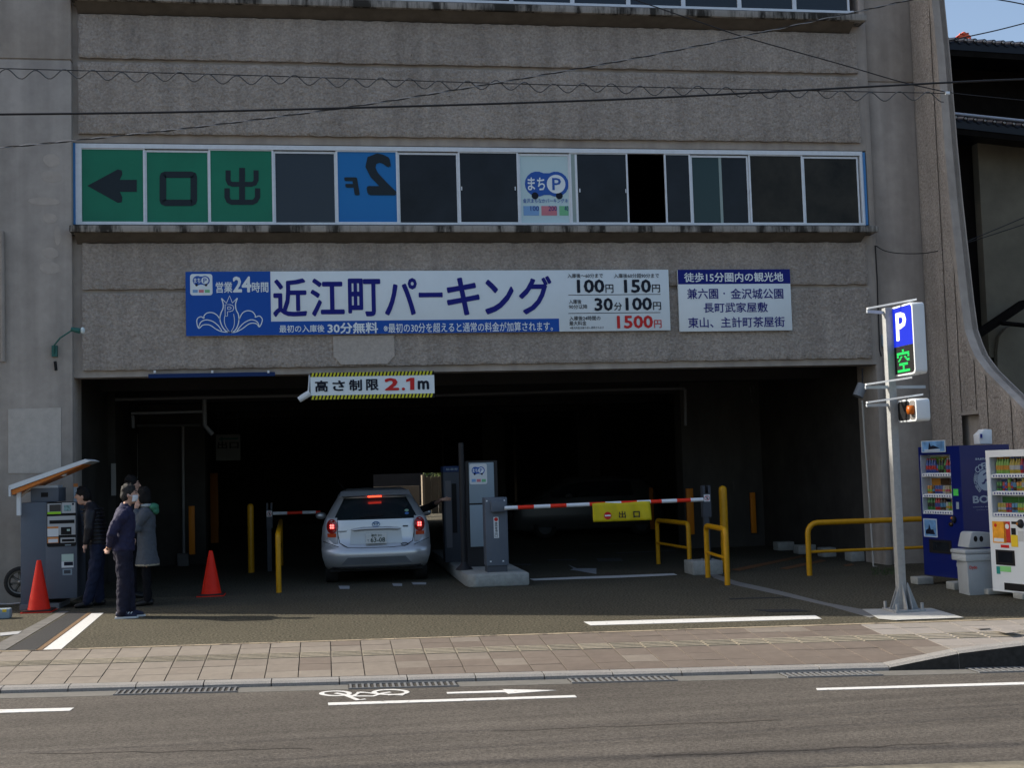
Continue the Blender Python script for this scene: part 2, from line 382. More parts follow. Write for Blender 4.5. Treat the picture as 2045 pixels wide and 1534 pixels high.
# kerb stones
kerb = thing('kerb', 'low row of grey granite kerb stones between pavers and road', 'kerb')
kj = [-9.2+.62*k for k in range(41)]
for k in range(40):
    a, b = kj[k]+.005, kj[k+1]-.005
    def kp(X, dy, z): return (X, ke(X)+dy, z)
    mb = MB(); za = -.125; zb = -.125
    ra, rb = (min(max((q-5.30)/.60, 0), 1)*.17 for q in (a, b))
    sec = lambda X, dz: [kp(X, .0, -.128+dz), kp(X, -.115, -.132+dz), kp(X, -.15, -.150+dz), kp(X, -.155, ROADZ-.02), kp(X, .0, ROADZ-.02)]
    A = sec(a, ra); B = sec(b, rb)
    mb.add(A+B, [(0, 1, 2, 3, 4)[::-1]+(), (5, 6, 7, 8, 9)]+[(i, (i+1) % 5, 5+(i+1) % 5, 5+i)[::1] for i in range(5)])
    o = mb.build('kerb_stone', [M_kerb, mat('painted_kerb_shade', (.035, .034, .032), .9, var=.3, scale=20, spec=.1)], kerb)  # near-black second material paints shade on the raised stones' street face
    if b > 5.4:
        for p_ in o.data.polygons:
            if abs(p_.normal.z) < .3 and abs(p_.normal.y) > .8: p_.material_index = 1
    bm = bmesh.new(); bm.from_mesh(o.data); bmesh.ops.recalc_face_normals(bm, faces=bm.faces); bm.to_mesh(o.data); bm.free()
# gratings in the gutter
def grate(px0, px1, py, lab):
    a = gp(px0, py, ROADZ); b = gp(px1, py, ROADZ); x0, x1 = a.x, b.x
    g = thing('drain_grate', lab, 'drain grate', 'drain grates along the gutter', (x0, ke(x0)-.3, ROADZ))
    s = (ke(x1)-ke(x0))/(x1-x0); yc = lambda X, dy: ke(X)-.285+dy
    fr = MB()
    for dy0, dy1 in ((-.125, -.108), (.108, .125)):
        fr.slab([(x0, yc(x0, dy0), ROADZ+.012), (x1, yc(x1, dy0), ROADZ+.012), (x1, yc(x1, dy1), ROADZ+.012), (x0, yc(x0, dy1), ROADZ+.012)], .02)
    fr.build('frame', M_iron, g)
    MB().slab([(x0, yc(x0, -.108), ROADZ+.004), (x1, yc(x1, -.108), ROADZ+.004), (x1, yc(x1, .108), ROADZ+.004), (x0, yc(x0, .108), ROADZ+.004)], .01).build('shadow_pit', mat('painted_pit_shade', (.035, .032, .028), .9), g)  # flat dark sheet under the bars, coloured as the pit's shade
    n = int((x1-x0)/.052); bars = MB()
    for k in range(n):
        X = x0+(k+.25)*(x1-x0)/n
        bars.slab([(X, yc(X, -.107), ROADZ+.011), (X+.020, yc(X+.02, -.107), ROADZ+.011), (X+.020, yc(X+.02, .107), ROADZ+.011), (X, yc(X, .107), ROADZ+.011)], .012)
    tag(bars.build('bar', M_iron, g), kind='stuff')
grate(232, 474, 1383, 'leftmost slotted iron drain grate in the gutter')
grate(695, 918, 1373, 'slotted iron drain grate beside the painted bicycle')
grate(1130, 1345, 1356, 'fine iron drain grate right of the painted arrow')
grate(1555, 1755, 1347, 'fine iron drain grate left of the raised kerb')
grate(1925, 2090, 1336, 'rightmost iron drain grate below the raised kerb')

# ---------------------------------------------------------------- paint on the ground
def mark(pts, z, name='road_marking', m=M_paint, dz=.004):
    P = [gp(x, y, z) for x, y in pts]
    if sum((P[i].x*P[(i+1) % len(P)].y-P[(i+1) % len(P)].x*P[i].y) for i in range(len(P))) < 0: P.reverse()
    return struct(MB().slab([p+Vector((0, 0, dz)) for p in P], .003).build(name, m))
RZ = ROADZ
mark([(-60, 1420), (148, 1415), (139, 1421), (-60, 1427)], RZ)
mark([(655, 1405), (1148, 1390), (1152, 1394), (656, 1410)], RZ)
mark([(1630, 1376), (2100, 1362), (2100, 1367), (1632, 1380)], RZ)
mark([(892, 1384), (1010, 1380), (1004, 1378), (1111, 1380), (1016, 1387), (1010, 1384), (893, 1387)], RZ)
M_oldp = mat('worn_centre_line', (0.1872, 0.1677, 0.1248), .85, var=.3, scale=14)
mark([(1700, 1533), (2100, 1519), (2100, 1560), (1100, 1560)], RZ, m=M_oldp)
# bicycle symbol: flattened strokes
def strokes(lines, wd, z, name, m=M_paint):
    mb = MB(); j = 0
    for ln in lines:
        j += 1
        q = [gp(x, y, z)+Vector((0, 0, .004+.0003*j)) for x, y in ln]; Lf = []; Rg = []
        for i, p in enumerate(q):
            t = (q[min(i+1, len(q)-1)]-q[max(i-1, 0)]).normalized(); nn = Vector((-t.y, t.x, 0))*wd/2; Lf.append(p+nn); Rg.append(p-nn)
        n = len(q); mb.add(Lf+Rg, [(i, n+i, n+i+1, i+1) for i in range(n-1)])
    return struct(mb.build(name, m))
def ring(cx, cy, rx, ry, sk_=0): return [(cx+rx*math.cos(2*math.pi*k/24)+sk_*math.sin(2*math.pi*k/24), cy+ry*math.sin(2*math.pi*k/24)) for k in range(25)]
strokes([ring(670, 1386.5, 28, 4.6), ring(780, 1384, 33, 5.0), [(670, 1386), (705, 1392), (745, 1392), (765, 1386), (780, 1384)], [(705, 1392), (720, 1384), (760, 1388), (806, 1390)], [(690, 1390), (715, 1400), (730, 1398)], [(712, 1385), (728, 1385)], [(775, 1390), (808, 1388)]], .045, RZ, 'road_marking')
# lot paint
mark([(183, 1226), (207, 1225), (122, 1298), (86, 1299)], 0)
mark([(1166, 1243), (1628, 1230), (1641, 1237), (1180, 1250)], 0)
mark([(1058, 1157), (1150, 1153), (1240, 1150), (1345, 1146), (1352, 1149), (1245, 1154), (1150, 1157), (1066, 1160)], 0)
mark([(1135, 1129), (1152, 1136), (1191, 1136), (1191, 1147), (1150, 1140), (1139, 1139), (1146, 1136)], 0, m=mat('faded_paint', (.34, .35, .36), .8, var=.2, scale=10))
M_fade = mat('faint_paint', (.085, .085, .085), .85, var=.3, scale=12)
for pts in ([(1093, 1118), (1150, 1117), (1152, 1119), (1094, 1120)], [(1190, 1116), (1240, 1115), (1245, 1121), (1196, 1122)], [(1160, 1087), (1330, 1083), (1330, 1085), (1160, 1089)], [(1230, 1104), (1350, 1099), (1350, 1101), (1230, 1106)], [(1010, 1127), (1060, 1127), (1062, 1129), (1012, 1129)]): mark(pts, 0, m=M_fade)
M_ofade = mat('worn_orange_paint', (.16, .075, .03), .85, var=.4, scale=10)
for pts in ([(1460, 1138), (1600, 1110), (1608, 1112), (1476, 1141)], [(1556, 1136), (1640, 1118), (1650, 1121), (1572, 1138)], [(1684, 1129), (1700, 1126), (1706, 1129), (1690, 1132)]): mark(pts, 0, m=M_ofade)
for a, b in (((676, 1171), (698, 1177)), ((783, 1166), (803, 1171)), ((822, 1164), (851, 1168))): mark([a, (b[0], a[1]), b, (a[0]+3, b[1])], 0, m=mat('faded_paint', (.34, .35, .36)))
# pale concrete band curving out from the exit lane, and the pad of the sign
mark([(1418, 1148), (1432, 1148), (1470, 1162), (1560, 1182), (1650, 1205), (1720, 1218), (1775, 1226), (1738, 1235), (1660, 1213), (1560, 1190), (1460, 1168), (1425, 1155)], 0, 'kerb_band', mat('concrete_band', (0.1560, 0.1560, 0.1482), .9, var=.12, scale=10), .006)
mark([(1722, 1219), (1860, 1217), (1925, 1236), (1790, 1241), (1755, 1238)], 0, 'sign_pad', mat('pad_concrete', (0.3900, 0.3900, 0.3666), .9, var=.14, scale=8, bump=.2, bscale=60), .012)
mark([(1930, 1252), (1953, 1251), (1978, 1257), (1955, 1258)], -.03, m=PG[0], dz=.008)
mark([(1984, 1261), (2010, 1260), (2038, 1265), (2010, 1267)], -.03, m=mat('paver_pale_a', (.3, .3, .3)), dz=.012)
# left: asphalt repair strip, dirt line and pale strips
mark([(140, 1224), (176, 1224), (70, 1300), (14, 1300)], 0, 'asphalt_patch', M_dpatch, .004)
mark([(176, 1224), (184, 1224), (84, 1299), (72, 1300)], 0, 'asphalt_patch', mat('rusty_gravel', (.16, .10, .055), .95, var=.5, scale=30), .006)
mark([(118, 1222), (138, 1222), (10, 1300), (-30, 1300)], 0, 'asphalt_patch', mat('pale_concrete_strip', (0.1248, 0.1209, 0.1131), .9, var=.3, scale=6), .005)
mark([(0, 1266), (44, 1262), (36, 1268), (0, 1272)], 0, m=mat('faded_paint', (.34, .35, .36)), dz=.009)
mark([(1505, 1219), (1590, 1218), (1620, 1222), (1545, 1224)], 0, 'asphalt_patch', M_dpatch, .005)
mark([(1456, 1196), (1600, 1192), (1600, 1193.5), (1456, 1198)], 0, 'asphalt_patch', M_dpatch, .005)

# tar-filled cracks and a trench patch in the road surface
M_tar = mat('crack_tar', (0.0468, 0.0429, 0.0390), .9, spec=.1)
rk = random.Random(4)
for (xa_, ya_), (xb_, yb_) in (((60, 1508), (620, 1496)), ((980, 1462), (1560, 1440)), ((1300, 1512), (1900, 1486))):
    n_ = 16; strokes([[(xa_+(xb_-xa_)*i/n_+rk.uniform(-3, 3), ya_+(yb_-ya_)*i/n_+rk.uniform(-1.6, 1.6)) for i in range(n_+1)]], .012, RZ, 'road_crack', M_tar)
# ================================================================ THE PARKING BUILDING
B = thing('parking_building', 'grey rough concrete parking garage with dark entrance and window strip', 'building', loc=(0, D, 0))
X0, X1 = FX(150, 753), FX(1752, 729)      # opening
HB = 11.3; XEND = -7.5; XF = 10.08       # roof height, left end, plane of the right fin
def part(mb, name, m, parent=B, **k): return mb.build(name, m, parent, **k)
z = lambda py, px=950: FZ(px, py)
# left pier and wall left of the opening
part(MB().box(XEND, X0-.02, D-.10, D+.6, 0, FZ(70, 122)-.012).box(XEND, X0-.02, D-.10, D+.6, FZ(70, 122)+.012, HB).box(XEND+.02, X0-.04, D-.075, D+.5, FZ(70, 122)-.02, FZ(70, 122)+.02), 'wall_pier', M_smooth, bevel=.008)
part(MB().prism([(FX(20, 860), D-.112, FZ(40, 945)), (FX(125, 900), D-.112, FZ(125, 945)), (FX(125, 870), D-.112, FZ(125, 815)), (FX(20, 860), D-.112, FZ(20, 818))], (0, .01, 0)), 'plaster_patch', M_patch)
for px, py, a, b in ((103, 320, 16, 13), (103, 352, 20, 12), (88, 402, 30, 8), (100, 436, 14, 10), (100, 505, 16, 11), (100, 535, 20, 12), (115, 470, 6, 20)):
    c = fp(px, py, D-.1); k = 1/127.
    part(MB().prism([(c.x+a*k*math.cos(t*.63)*(1+.12*math.sin(5*t)), D-.103, c.z+b*k*math.sin(t*.63)) for t in range(10)], (0, .002, 0)), 'plaster_patch', mat('faint_patch', (.425, .38, .335), .9, var=.1, scale=6, bump=.2, bscale=90))
# right pier: two narrow faces then the wall up to the fin
XP = FX(1735, 600)
part(MB().box(X1-.005, X1+.10, D+.03, D+.8, 0, HB).box(X1+.10, XF+.1, D+.10, D+.8, 0, FZ(1780, 160)-.012).box(X1+.10, XF+.1, D+.10, D+.8, FZ(1780, 160)+.012, HB).box(X1+.12, XF, D+.125, D+.7, 3, 9), 'wall_pier', M_smooth, bevel=.008)
# spandrels: smooth backing slabs with rough panels standing proud
zs = dict(opn=FZ(950, 741), lp0=FZ(950, 728), lpj=FZ(950, 577.5), lp1=FZ(950, 486), led0=FZ(950, 464), led1=FZ(950, 448), wt=FZ(950, 293),
          up0=FZ(950, 276), upj=FZ(950, 136), up1=FZ(950, 49), ul0=FZ(950, 17), ul1=FZ(950, 3))
part(MB().box(X0-.02, X1, D+.02, D+.35, zs['opn'], zs['led0']), 'spandrel', M_smooth)
part(MB().box(X0-.02, X1, D+.02, D+.35, zs['wt']+.01, zs['ul0']), 'spandrel', M_smooth)
def rough(x0, x1, z0, z1, nm='rough_panel', front=D, th=.085, cell=.04, amp=.026, parent=B, flip=None):
    nx = max(2, int((x1-x0)/cell)); nz = max(2, int((z1-z0)/cell)); vs = []; 
    for j in range(nz+1):
        for i in range(nx+1):
            x = x0+(x1-x0)*i/nx; q = z0+(z1-z0)*j/nz
            ed_ = (i in (0, nx)) or (j in (0, nz))
            d = noise.noise(Vector((x*9, q*11, 3.1)))*.6+noise.noise(Vector((x*19, q*21, 8.3)))*.6
            if ed_:
                e = noise.noise(Vector((x*9, q*9, 1.7)))*.014
                xx = x+(e if i in (0, nx) else 0); qq = q+(e if j in (0, nz) else 0)
                vs.append((xx, front+.012, qq))
            else: vs.append((x, front-amp*d, q))
    fs = [(j*(nx+1)+i, j*(nx+1)+i+1, (j+1)*(nx+1)+i+1, (j+1)*(nx+1)+i) for j in range(nz) for i in range(nx)]
    mb = MB().add(vs, fs, True)
    per = [i for i in range(nx+1)]+[(j*(nx+1)+nx) for j in range(1, nz+1)]+[nz*(nx+1)+i for i in range(nx-1, -1, -1)]+[j*(nx+1) for j in range(nz-1, 0, -1)]
    bk = [(vs[k][0], front+th, vs[k][2]) for k in per]; n = len(per)
    mb.add([vs[k] for k in per]+bk, [(i, n+i, n+(i+1) % n, (i+1) % n) for i in range(n)])
    return mb.build(nm, M_rough, parent)
xa, xb = FX(163, 600)+.0, FX(1730, 560)
rough(FX(157, 80), FX(1708, 80), zs['upj']+.034, zs['up1'], front=D-.05)
rough(FX(157, 200), FX(1714, 200), zs['up0'], zs['upj']-.034, front=D-.05)
rough(FX(165, 530), FX(1730, 530), zs['lpj']+.032, zs['lp1'], front=D-.05)
rough(FX(165, 660), FX(1738, 660), zs['lp0'], zs['lpj']-.032, front=D-.05)
c0, c1 = fp(665, 672, D), fp(788, 730, D)
part(MB().prism([(c0.x, D-.078, c0.z), (c1.x, D-.078, c0.z), (c1.x, D-.078, c1.z+.15), (c1.x-.12, D-.078, c1.z+.02), (c0.x+.12, D-.078, c1.z+.02), (c0.x, D-.078, c1.z+.15)], (0, .03, 0)), 'plaster_patch', mat('patch_rough', (.435, .392, .345), .95, var=.15, scale=22, bump=.7, bscale=26, spec=.2))
# ledges
LF = .30
for a, b_, xl, xr in ((FZ(950, 463, D-LF), FZ(950, 450, D-LF), FX(138, 455, D-LF), FX(1755, 457, D-LF)), (FZ(950, 19, D-LF), FZ(950, 5, D-LF), FX(139, 10, D-LF), FX(1731, 30, D-LF))):
    e = MB(); n = 90
    e.box(xl, xr, D-LF, D+.02, a+.0, b_)
    part(e, 'ledge', M_ledge, bevel=.012)
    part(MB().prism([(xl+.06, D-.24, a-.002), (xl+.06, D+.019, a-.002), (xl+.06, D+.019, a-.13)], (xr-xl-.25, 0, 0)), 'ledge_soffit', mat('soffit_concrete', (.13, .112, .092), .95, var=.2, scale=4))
# upper window strip (only its foot is in the picture)
# ---- window strip
WY = D+.06
zt, zb = zs['wt'], zs['led1']
wl, wr = FX(150, 370), FX(1727, 370)
part(MB().box(wl, wr, WY-.03, WY+.05, zt-.07, zt).box(wl, wr, WY-.03, WY+.05, zb, zb+.035).box(wl, wl+.09, WY-.03, WY+.05, zb+.035, zt-.07).box(wr-.05, wr, WY-.03, WY+.05, zb+.035, zt-.07), 'window_frame', M_alu)
part(MB().box(wr-.002, wr+.035, WY-.05, WY+.04, zb, zt-.02), 'masking_tape', M_tape); part(MB().box(wl-.03, wl, WY-.05, WY+.04, zb+.0, zt), 'masking_tape', M_tape)
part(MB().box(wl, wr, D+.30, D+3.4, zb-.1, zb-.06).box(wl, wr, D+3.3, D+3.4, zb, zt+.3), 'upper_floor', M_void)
PANE = [(162, 285, 'g'), (292, 414, 'g'), (420, 543, 'g'), (550, 668, 's'), (675, 792, 'b'), (799, 913, 'd'), (920, 1034, 'd'), (1041, 1137, 'f'), (1143, 1253, 'd'), (1259, 1328, 'o'), (1333, 1379, 'd'), (1386, 1495, 'h'), (1502, 1604, 'w'), (1611, 1716, 'w')]
pm = dict(g=M_green, s=M_glassb, b=M_bluef, d=M_glass, f=M_film, h=M_glass, w=M_glassw)
win = []
for k, (a, b_, t) in enumerate(PANE):
    xa_, xb_ = FX(a, 370), FX(b_, 370); back = .022 if k % 2 else 0.
    if t == 'o':
        win.append(None); continue
    st = .028; yy = WY-.012+back; top = zt-(.105 if back else .075); bot = zb+(.02 if back else .03)
    fr = MB().box(xa_-st, xa_, yy, yy+.03, bot, top+.02).box(xb_, xb_+st, yy, yy+.03, bot, top+.02).box(xa_, xb_, yy, yy+.03, top-.012, top+.02).box(xa_, xb_, yy, yy+.03, bot, bot+.018)
    wd = fr.build('window', M_alu, B)
    MB().box(xa_, xb_, yy+.012, yy+.018, bot+.018, top-.012).build('pane', pm[t], wd)
    if t == 'h':
        xm = FX(1442, 370); MB().box(xa_+.005, xm, yy+.006, yy+.0115, bot+.02, top-.014).build('pane', M_glassg, wd)
        MB().box(xm-.02, xm+.025, yy+.002, yy+.0118, bot+.018, top-.012).build('stile', mat('pale_green_stile', (.30, .38, .36), .5), wd)
    if k == 8:
        MB().box(xa_+.001, xa_+.06, yy+.006, yy+.0115, bot+.02, top-.014).build('stile', mat('pale_green_stile', (.30, .38, .36), .5), wd)
        MB().box(xa_+.062, xa_+.10, yy+.006, yy+.0116, bot+.02, top-.014).build('stile', M_alu, wd)
    win.append(wd)
WPL = [Plane((0, WY-.001+(.022 if k % 2 else 0), 0)) for k in range(len(PANE))]
def wpl(o): return WPL[win.index(o)]
def wu(px, py): return FX(px, py), FZ(px, py)
def wpoly(pts, m, parent, name, d=.004): return poly(wpl(parent), [wu(*p) for p in pts], m, parent, name, d)
def wtext(b, x0, y0, x1, y1, m, parent, bold=.02, d=.006, mirror=False, **k):
    ym, xm = (y0+y1)/2, (x0+x1)/2
    return text(wpl(parent), b, FX(x0, ym), FZ(xm, y1), FX(x1, ym), FZ(xm, y0), m, parent, bold=bold, d=d, mirror=mirror, **k)
wpoly([(173, 369), (234, 336), (242, 338), (243, 346), (238, 357), (272, 357), (272, 381), (238, 381), (243, 392), (242, 402), (234, 403)], M_char, win[0], 'arrow')
# 口 and 出 in rounded strokes
wrib_ = lambda lines, wd, parent, dd: ribbons(wpl(parent), [[wu(*p) for p in l] for l in lines], wd, M_char, parent, 'lettering', dd)
wrib_([[(355, 346), (328, 346), (325, 347), (324, 350), (324, 398), (325, 401), (328, 402.5), (382, 402.5), (385, 401), (386, 398), (386, 350), (385, 347), (382, 346), (355, 346)]], .10, win[1], .004)
wrib_([[(483, 333), (483, 402)]], .09, win[2], .004)
wrib_([[(455, 338), (455, 358), (458, 364), (464, 366), (502, 366), (508, 364), (511, 358), (511, 338)]], .078, win[2], .0045)
wrib_([[(453, 374), (453, 392), (456, 399), (462, 402), (504, 402), (510, 399), (514, 392), (514, 374)]], .082, win[2], .0048)
wtext('2', 727, 304, 786, 388, M_char, win[4], bold=.06, mirror=True, d=.006, shear=.11)
wtext('F', 690, 352, 716, 388, M_char, win[4], bold=.06, mirror=True, d=.006, shear=.04)
def machi(pl, u0, v0, wd, ht, parent, full=True, dd=0.):
    """round badge: two joined blue discs with まち and P, small wheels, a caption and three little cards"""
    k = wd; cx1, cx2, cy, r = u0+.30*k, u0+.70*k, v0+ht*.60 if full else v0+ht*.5, .27*k
    bl = mat('badge_blue', (.02, .10, .42), .4)
    pts = []
    for j in range(13): a = R(60+j*20); pts.append((cx1+r*math.cos(a), cy+r*math.sin(a)))
    for j in range(13): a = R(-120+j*20); pts.append((cx2+r*math.cos(a), cy+r*math.sin(a)))
    poly(pl, pts, bl, parent, 'badge', .004+dd)
    for c in (u0+.24*k, u0+.76*k): disc(pl, c, cy-r*.93, .075*k, M_ink, parent, 'badge_wheel', .0055+dd, 14)
    text(pl, 'まち', u0+.09*k, cy-.14*k, u0+.46*k, cy+.14*k, M_whT, parent, bold=.03, d=.007+dd)
    disc(pl, cx2, cy, .20*k, M_whT, parent, 'badge_disc', .0062+dd)
    text(pl, 'P', cx2-.085*k, cy-.13*k, cx2+.105*k, cy+.13*k, bl, parent, bold=.02, d=.0085+dd)
    return cx1, cy
wf = win[7]; WFp = wpl(wf)
machi(WFp, FX(1047, 370), FZ(1090, 400), FX(1138, 370)-FX(1047, 370)+.02, FZ(1090, 330)-FZ(1090, 400), wf, False)
wtext('金沢まちなかパーキングネ', 1046, 394, 1136, 403, mat('badge_blue', (0, 0, 0)), wf, bold=.01, d=.004)
for x_, c, tx in ((1047, (.20, .38, .65), '100'), (1083, (.60, .20, .24), '200'), (1119, (.18, .50, .26), '40')):
    x2 = min(x_+31, 1137)
    a = rect(WFp, FX(x_, 418), FZ(x_, 428), FX(x2, 418), FZ(x_, 409), mat('card_'+tx, c, .4), wf, 'price_card', .003)
    wtext(tx, x_+(14 if tx != '40' else 10), 409, min(x_+31, 1137), 419, M_navyT, wf, bold=.0, d=.006)
# sash handles
for px, py in ((922, 376), (1029, 376), (1250, 381), (1158, 380), (1330, 381), (1494, 381)):
    c = fp(px, py, WY-.02); part(MB().box(c.x-.008, c.x+.008, WY-.022, WY-.012, c.z-.03, c.z+.03), 'sash_handle', M_alu)
# upper strip windows
uz = zs['ul1']
xs_ = [FX(q, 0) for q in (165, 285, 407, 530, 655, 780, 900, 1022, 1144, 1256, 1366, 1478, 1588, 1698)]
part(MB().box(FX(150, 0), FX(1706, 5), WY-.03, WY+.05, uz, uz+.04), 'window_frame', M_alu)
for a, b_ in zip(xs_[:-1], xs_[1:]):
    fr = MB().box(a, a+.035, WY-.02, WY+.03, uz+.04, uz+1.3).box(b_-.035, b_, WY-.02, WY+.03, uz+.04, uz+1.3).box(a+.035, b_-.035, WY-.02, WY+.03, uz+1.26, uz+1.3)
    wd = fr.build('window', M_alu, B); MB().box(a+.035, b_-.035, WY, WY+.01, uz+.04, uz+1.26).build('pane', M_glassb if (a < 0 or a > 3) else M_glass, wd)
part(MB().box(X0-.02, X1, D+.02, D+.4, uz+1.3, HB), 'spandrel', M_smooth)
# roof, sides and back shell
part(MB().box(XEND, XF+.3, D+.402, 46.6, HB-.3, HB), 'roof', M_ceil)
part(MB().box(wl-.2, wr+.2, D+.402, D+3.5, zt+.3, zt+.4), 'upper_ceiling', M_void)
part(MB().box(XEND, XEND+.3, D+.601, 46.6, 0, HB-.301), 'side_wall', M_smooth)
part(MB().box(XF+.0, XF+.3, D+.8, 46.6, 0, HB-.301), 'side_wall', M_smooth)
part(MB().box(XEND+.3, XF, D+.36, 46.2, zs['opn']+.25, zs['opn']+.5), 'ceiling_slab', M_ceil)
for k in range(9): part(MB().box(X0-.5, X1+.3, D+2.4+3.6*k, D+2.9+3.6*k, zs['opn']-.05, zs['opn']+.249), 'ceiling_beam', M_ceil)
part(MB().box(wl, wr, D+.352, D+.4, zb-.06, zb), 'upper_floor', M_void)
# inside: side walls, bay walls, columns and the far opening
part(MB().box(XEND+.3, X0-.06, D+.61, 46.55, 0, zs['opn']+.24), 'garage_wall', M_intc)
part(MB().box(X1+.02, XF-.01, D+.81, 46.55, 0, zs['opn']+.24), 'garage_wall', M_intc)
yb = 26.2
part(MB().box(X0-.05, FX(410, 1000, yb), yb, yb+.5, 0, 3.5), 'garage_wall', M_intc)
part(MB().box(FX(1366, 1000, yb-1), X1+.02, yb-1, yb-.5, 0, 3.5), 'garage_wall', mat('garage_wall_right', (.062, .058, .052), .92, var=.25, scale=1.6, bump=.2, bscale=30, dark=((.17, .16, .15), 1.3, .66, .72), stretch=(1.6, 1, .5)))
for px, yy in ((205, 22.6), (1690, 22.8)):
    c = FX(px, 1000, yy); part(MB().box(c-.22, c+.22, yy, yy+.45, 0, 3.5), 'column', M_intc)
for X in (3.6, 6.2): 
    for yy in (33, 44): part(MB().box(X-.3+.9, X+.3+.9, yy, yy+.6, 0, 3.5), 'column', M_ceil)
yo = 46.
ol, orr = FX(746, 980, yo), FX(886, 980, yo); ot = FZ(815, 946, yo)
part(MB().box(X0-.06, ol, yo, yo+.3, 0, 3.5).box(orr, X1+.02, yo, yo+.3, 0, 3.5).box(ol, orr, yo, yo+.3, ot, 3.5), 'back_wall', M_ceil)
# ceiling pipes and lamps inside the mouth
def pipe(pts, r, nm='conduit_pipe', m=None, parent=B): return MB().tube(pts, r, 8).build(nm, m or mat('pipe_grey', (.12, .12, .12), .6), parent)
yp = 22.
pipe([fp(230, 798, yp), fp(410, 794, yp), fp(600, 790, yp)], .03); pipe([fp(262, 826, yp), fp(408, 822, yp)], .025); pipe([fp(408, 798, yp), fp(409, 850, yp), fp(425, 868, yp)], .04)
pipe([fp(265, 830, yp), fp(266, 855, yp)], .03); pipe([fp(272, 866, yb-.1), fp(273, 975, yb-.1)], .03, m=mat('pipe_pale', (.30, .30, .30), .5)); pipe([fp(365, 850, yb-.1), fp(367, 1106, yb-.1)], .03, m=mat('pipe_mid', (.26, .26, .26), .5))
pipe([fp(238, 862, yb-.1), fp(239, 1000, yb-.1)], .02); pipe([fp(260, 850, yb-.15), fp(400, 849, yb-.15)], .03)
pipe([fp(870, 790, 23), fp(1250, 778, 23), fp(1368, 776, 23)], .025); pipe([fp(1368, 778, 23), fp(1369, 850, 23)], .03)
e = pbox(222, 231, 926, 990, 22.55, .05); part(MB().box(*e), 'wall_lamp', mat('lamp_tube', (.30, .30, .29), .4))
e = pbox(354, 377, 1106, 1132, yb-.25, .15); part(MB().box(*e), 'junction_box', mat('pipe_grey', (.2, .2, .2)), bevel=.01)
# right fin buttress, seen from its rough left side; its foot sweeps out towards the street
arr = [(1861, -60), (1861, 0), (1867, 59), (1872, 110), (1879, 196), (1887, 293), (1897, 400), (1908, 500), (1919, 600), (1927, 659), (1937, 688), (1947, 711), (1969, 741), (2000, 772), (2018, 790), (2045, 817), (2100, 880)]
prof = [sp(x, y, XF) for x, y in arr]
ys_ = [p.y for p in prof]; 
top = prof[0]; bot = prof[-1]
side = [(D+.8, 0)]+[(D+.8, HB), (prof[0].y-.0, HB)]+[(p.y, p.z) for p in prof]+[(prof[-1].y-.5, prof[-1].z-.9), (prof[-1].y-.6, 0)]
TH = .20
part(MB().prism([(XF-.004, p.y, p.z) for p in prof]+[(XF-.004, p.y+.10, p.z) for p in prof[::-1]], (TH+.03, 0, 0)), 'buttress_edge', M_smooth)
def fin_front(zq):
    ps = [(p.z, p.y) for p in prof]
    if zq >= ps[0][0]: return ps[0][1]
    for (a, ya), (b_, yb_) in zip(ps, ps[1:]):
        if b_ <= zq <= a: return ya+(yb_-ya)*(a-zq)/(a-b_)
    a, ya = ps[-1]; return ya-.55*(a-zq) if zq > a-.9 else ya-.5
# core slab (with the little niche cut by building round it)
part(MB().prism([(XF+.13, y_, z_) for y_, z_ in side], (TH-.12, 0, 0)), 'buttress', M_smooth)
# rough skin in vertical strips between the grooves
gx = [1864, 1899.5, 1921, 1951, 1973, 2020, 2075]
gy = [D+.10]+[sp(x, 830, XF).y for x in gx[1:]]
nic = (sp(1921, 830, XF).y, sp(1956, 830, XF).y, FZ(1940, 900, 17.5), sp(1940, 828, XF).z)
for k in range(len(gy)-1):
    ya, yb_ = gy[k]-.012, gy[k+1]+.012     # ya larger (further) than yb_
    nzs = 190; nyy = max(3, int((ya-yb_)/.05)); vs = []; 
    for j in range(nzs+1):
        zq = .02+(HB-.04)*j/nzs
        ff = fin_front(zq)+.05
        for i in range(nyy+1):
            y_ = ya+(yb_-ya)*i/nyy
            y_ = max(y_, min(ff, ya)); dx = .0 if (i in (0, nyy) or y_ <= ff+1e-4) else noise.noise(Vector((y_*8, zq*9, 5)))*.010+noise.noise(Vector((y_*19, zq*18, 5)))*.008+.006
            vs.append((XF-dx, y_, zq))
    fs = []
    for j in range(nzs):
        for i in range(nyy):
            q = [j*(nyy+1)+i, (j+1)*(nyy+1)+i, (j+1)*(nyy+1)+i+1, j*(nyy+1)+i+1]
            if abs(vs[q[0]][1]-vs[q[3]][1]) < 1e-4 and abs(vs[q[1]][1]-vs[q[2]][1]) < 1e-4: continue
            zc = vs[q[0]][2]; yc = (vs[q[0]][1]+vs[q[3]][1])/2
            if nic[1] < yc < nic[0] and nic[2] < zc < nic[3]: continue
            fs.append(tuple(q))
    used = sorted({i for f in fs for i in f})
    if not fs: continue
    rm = {u: n_ for n_, u in enumerate(used)}
    MB().add([vs[u] for u in used], [tuple(rm[i] for i in f)[::-1] for f in fs], True).build('rough_strip', M_rough, B)
# horizontal construction joints in the fin face
part(MB().box(XF-.012, XF+.21, nic[1], nic[0], nic[3], nic[3]+.05), 'niche_lintel', M_smooth)
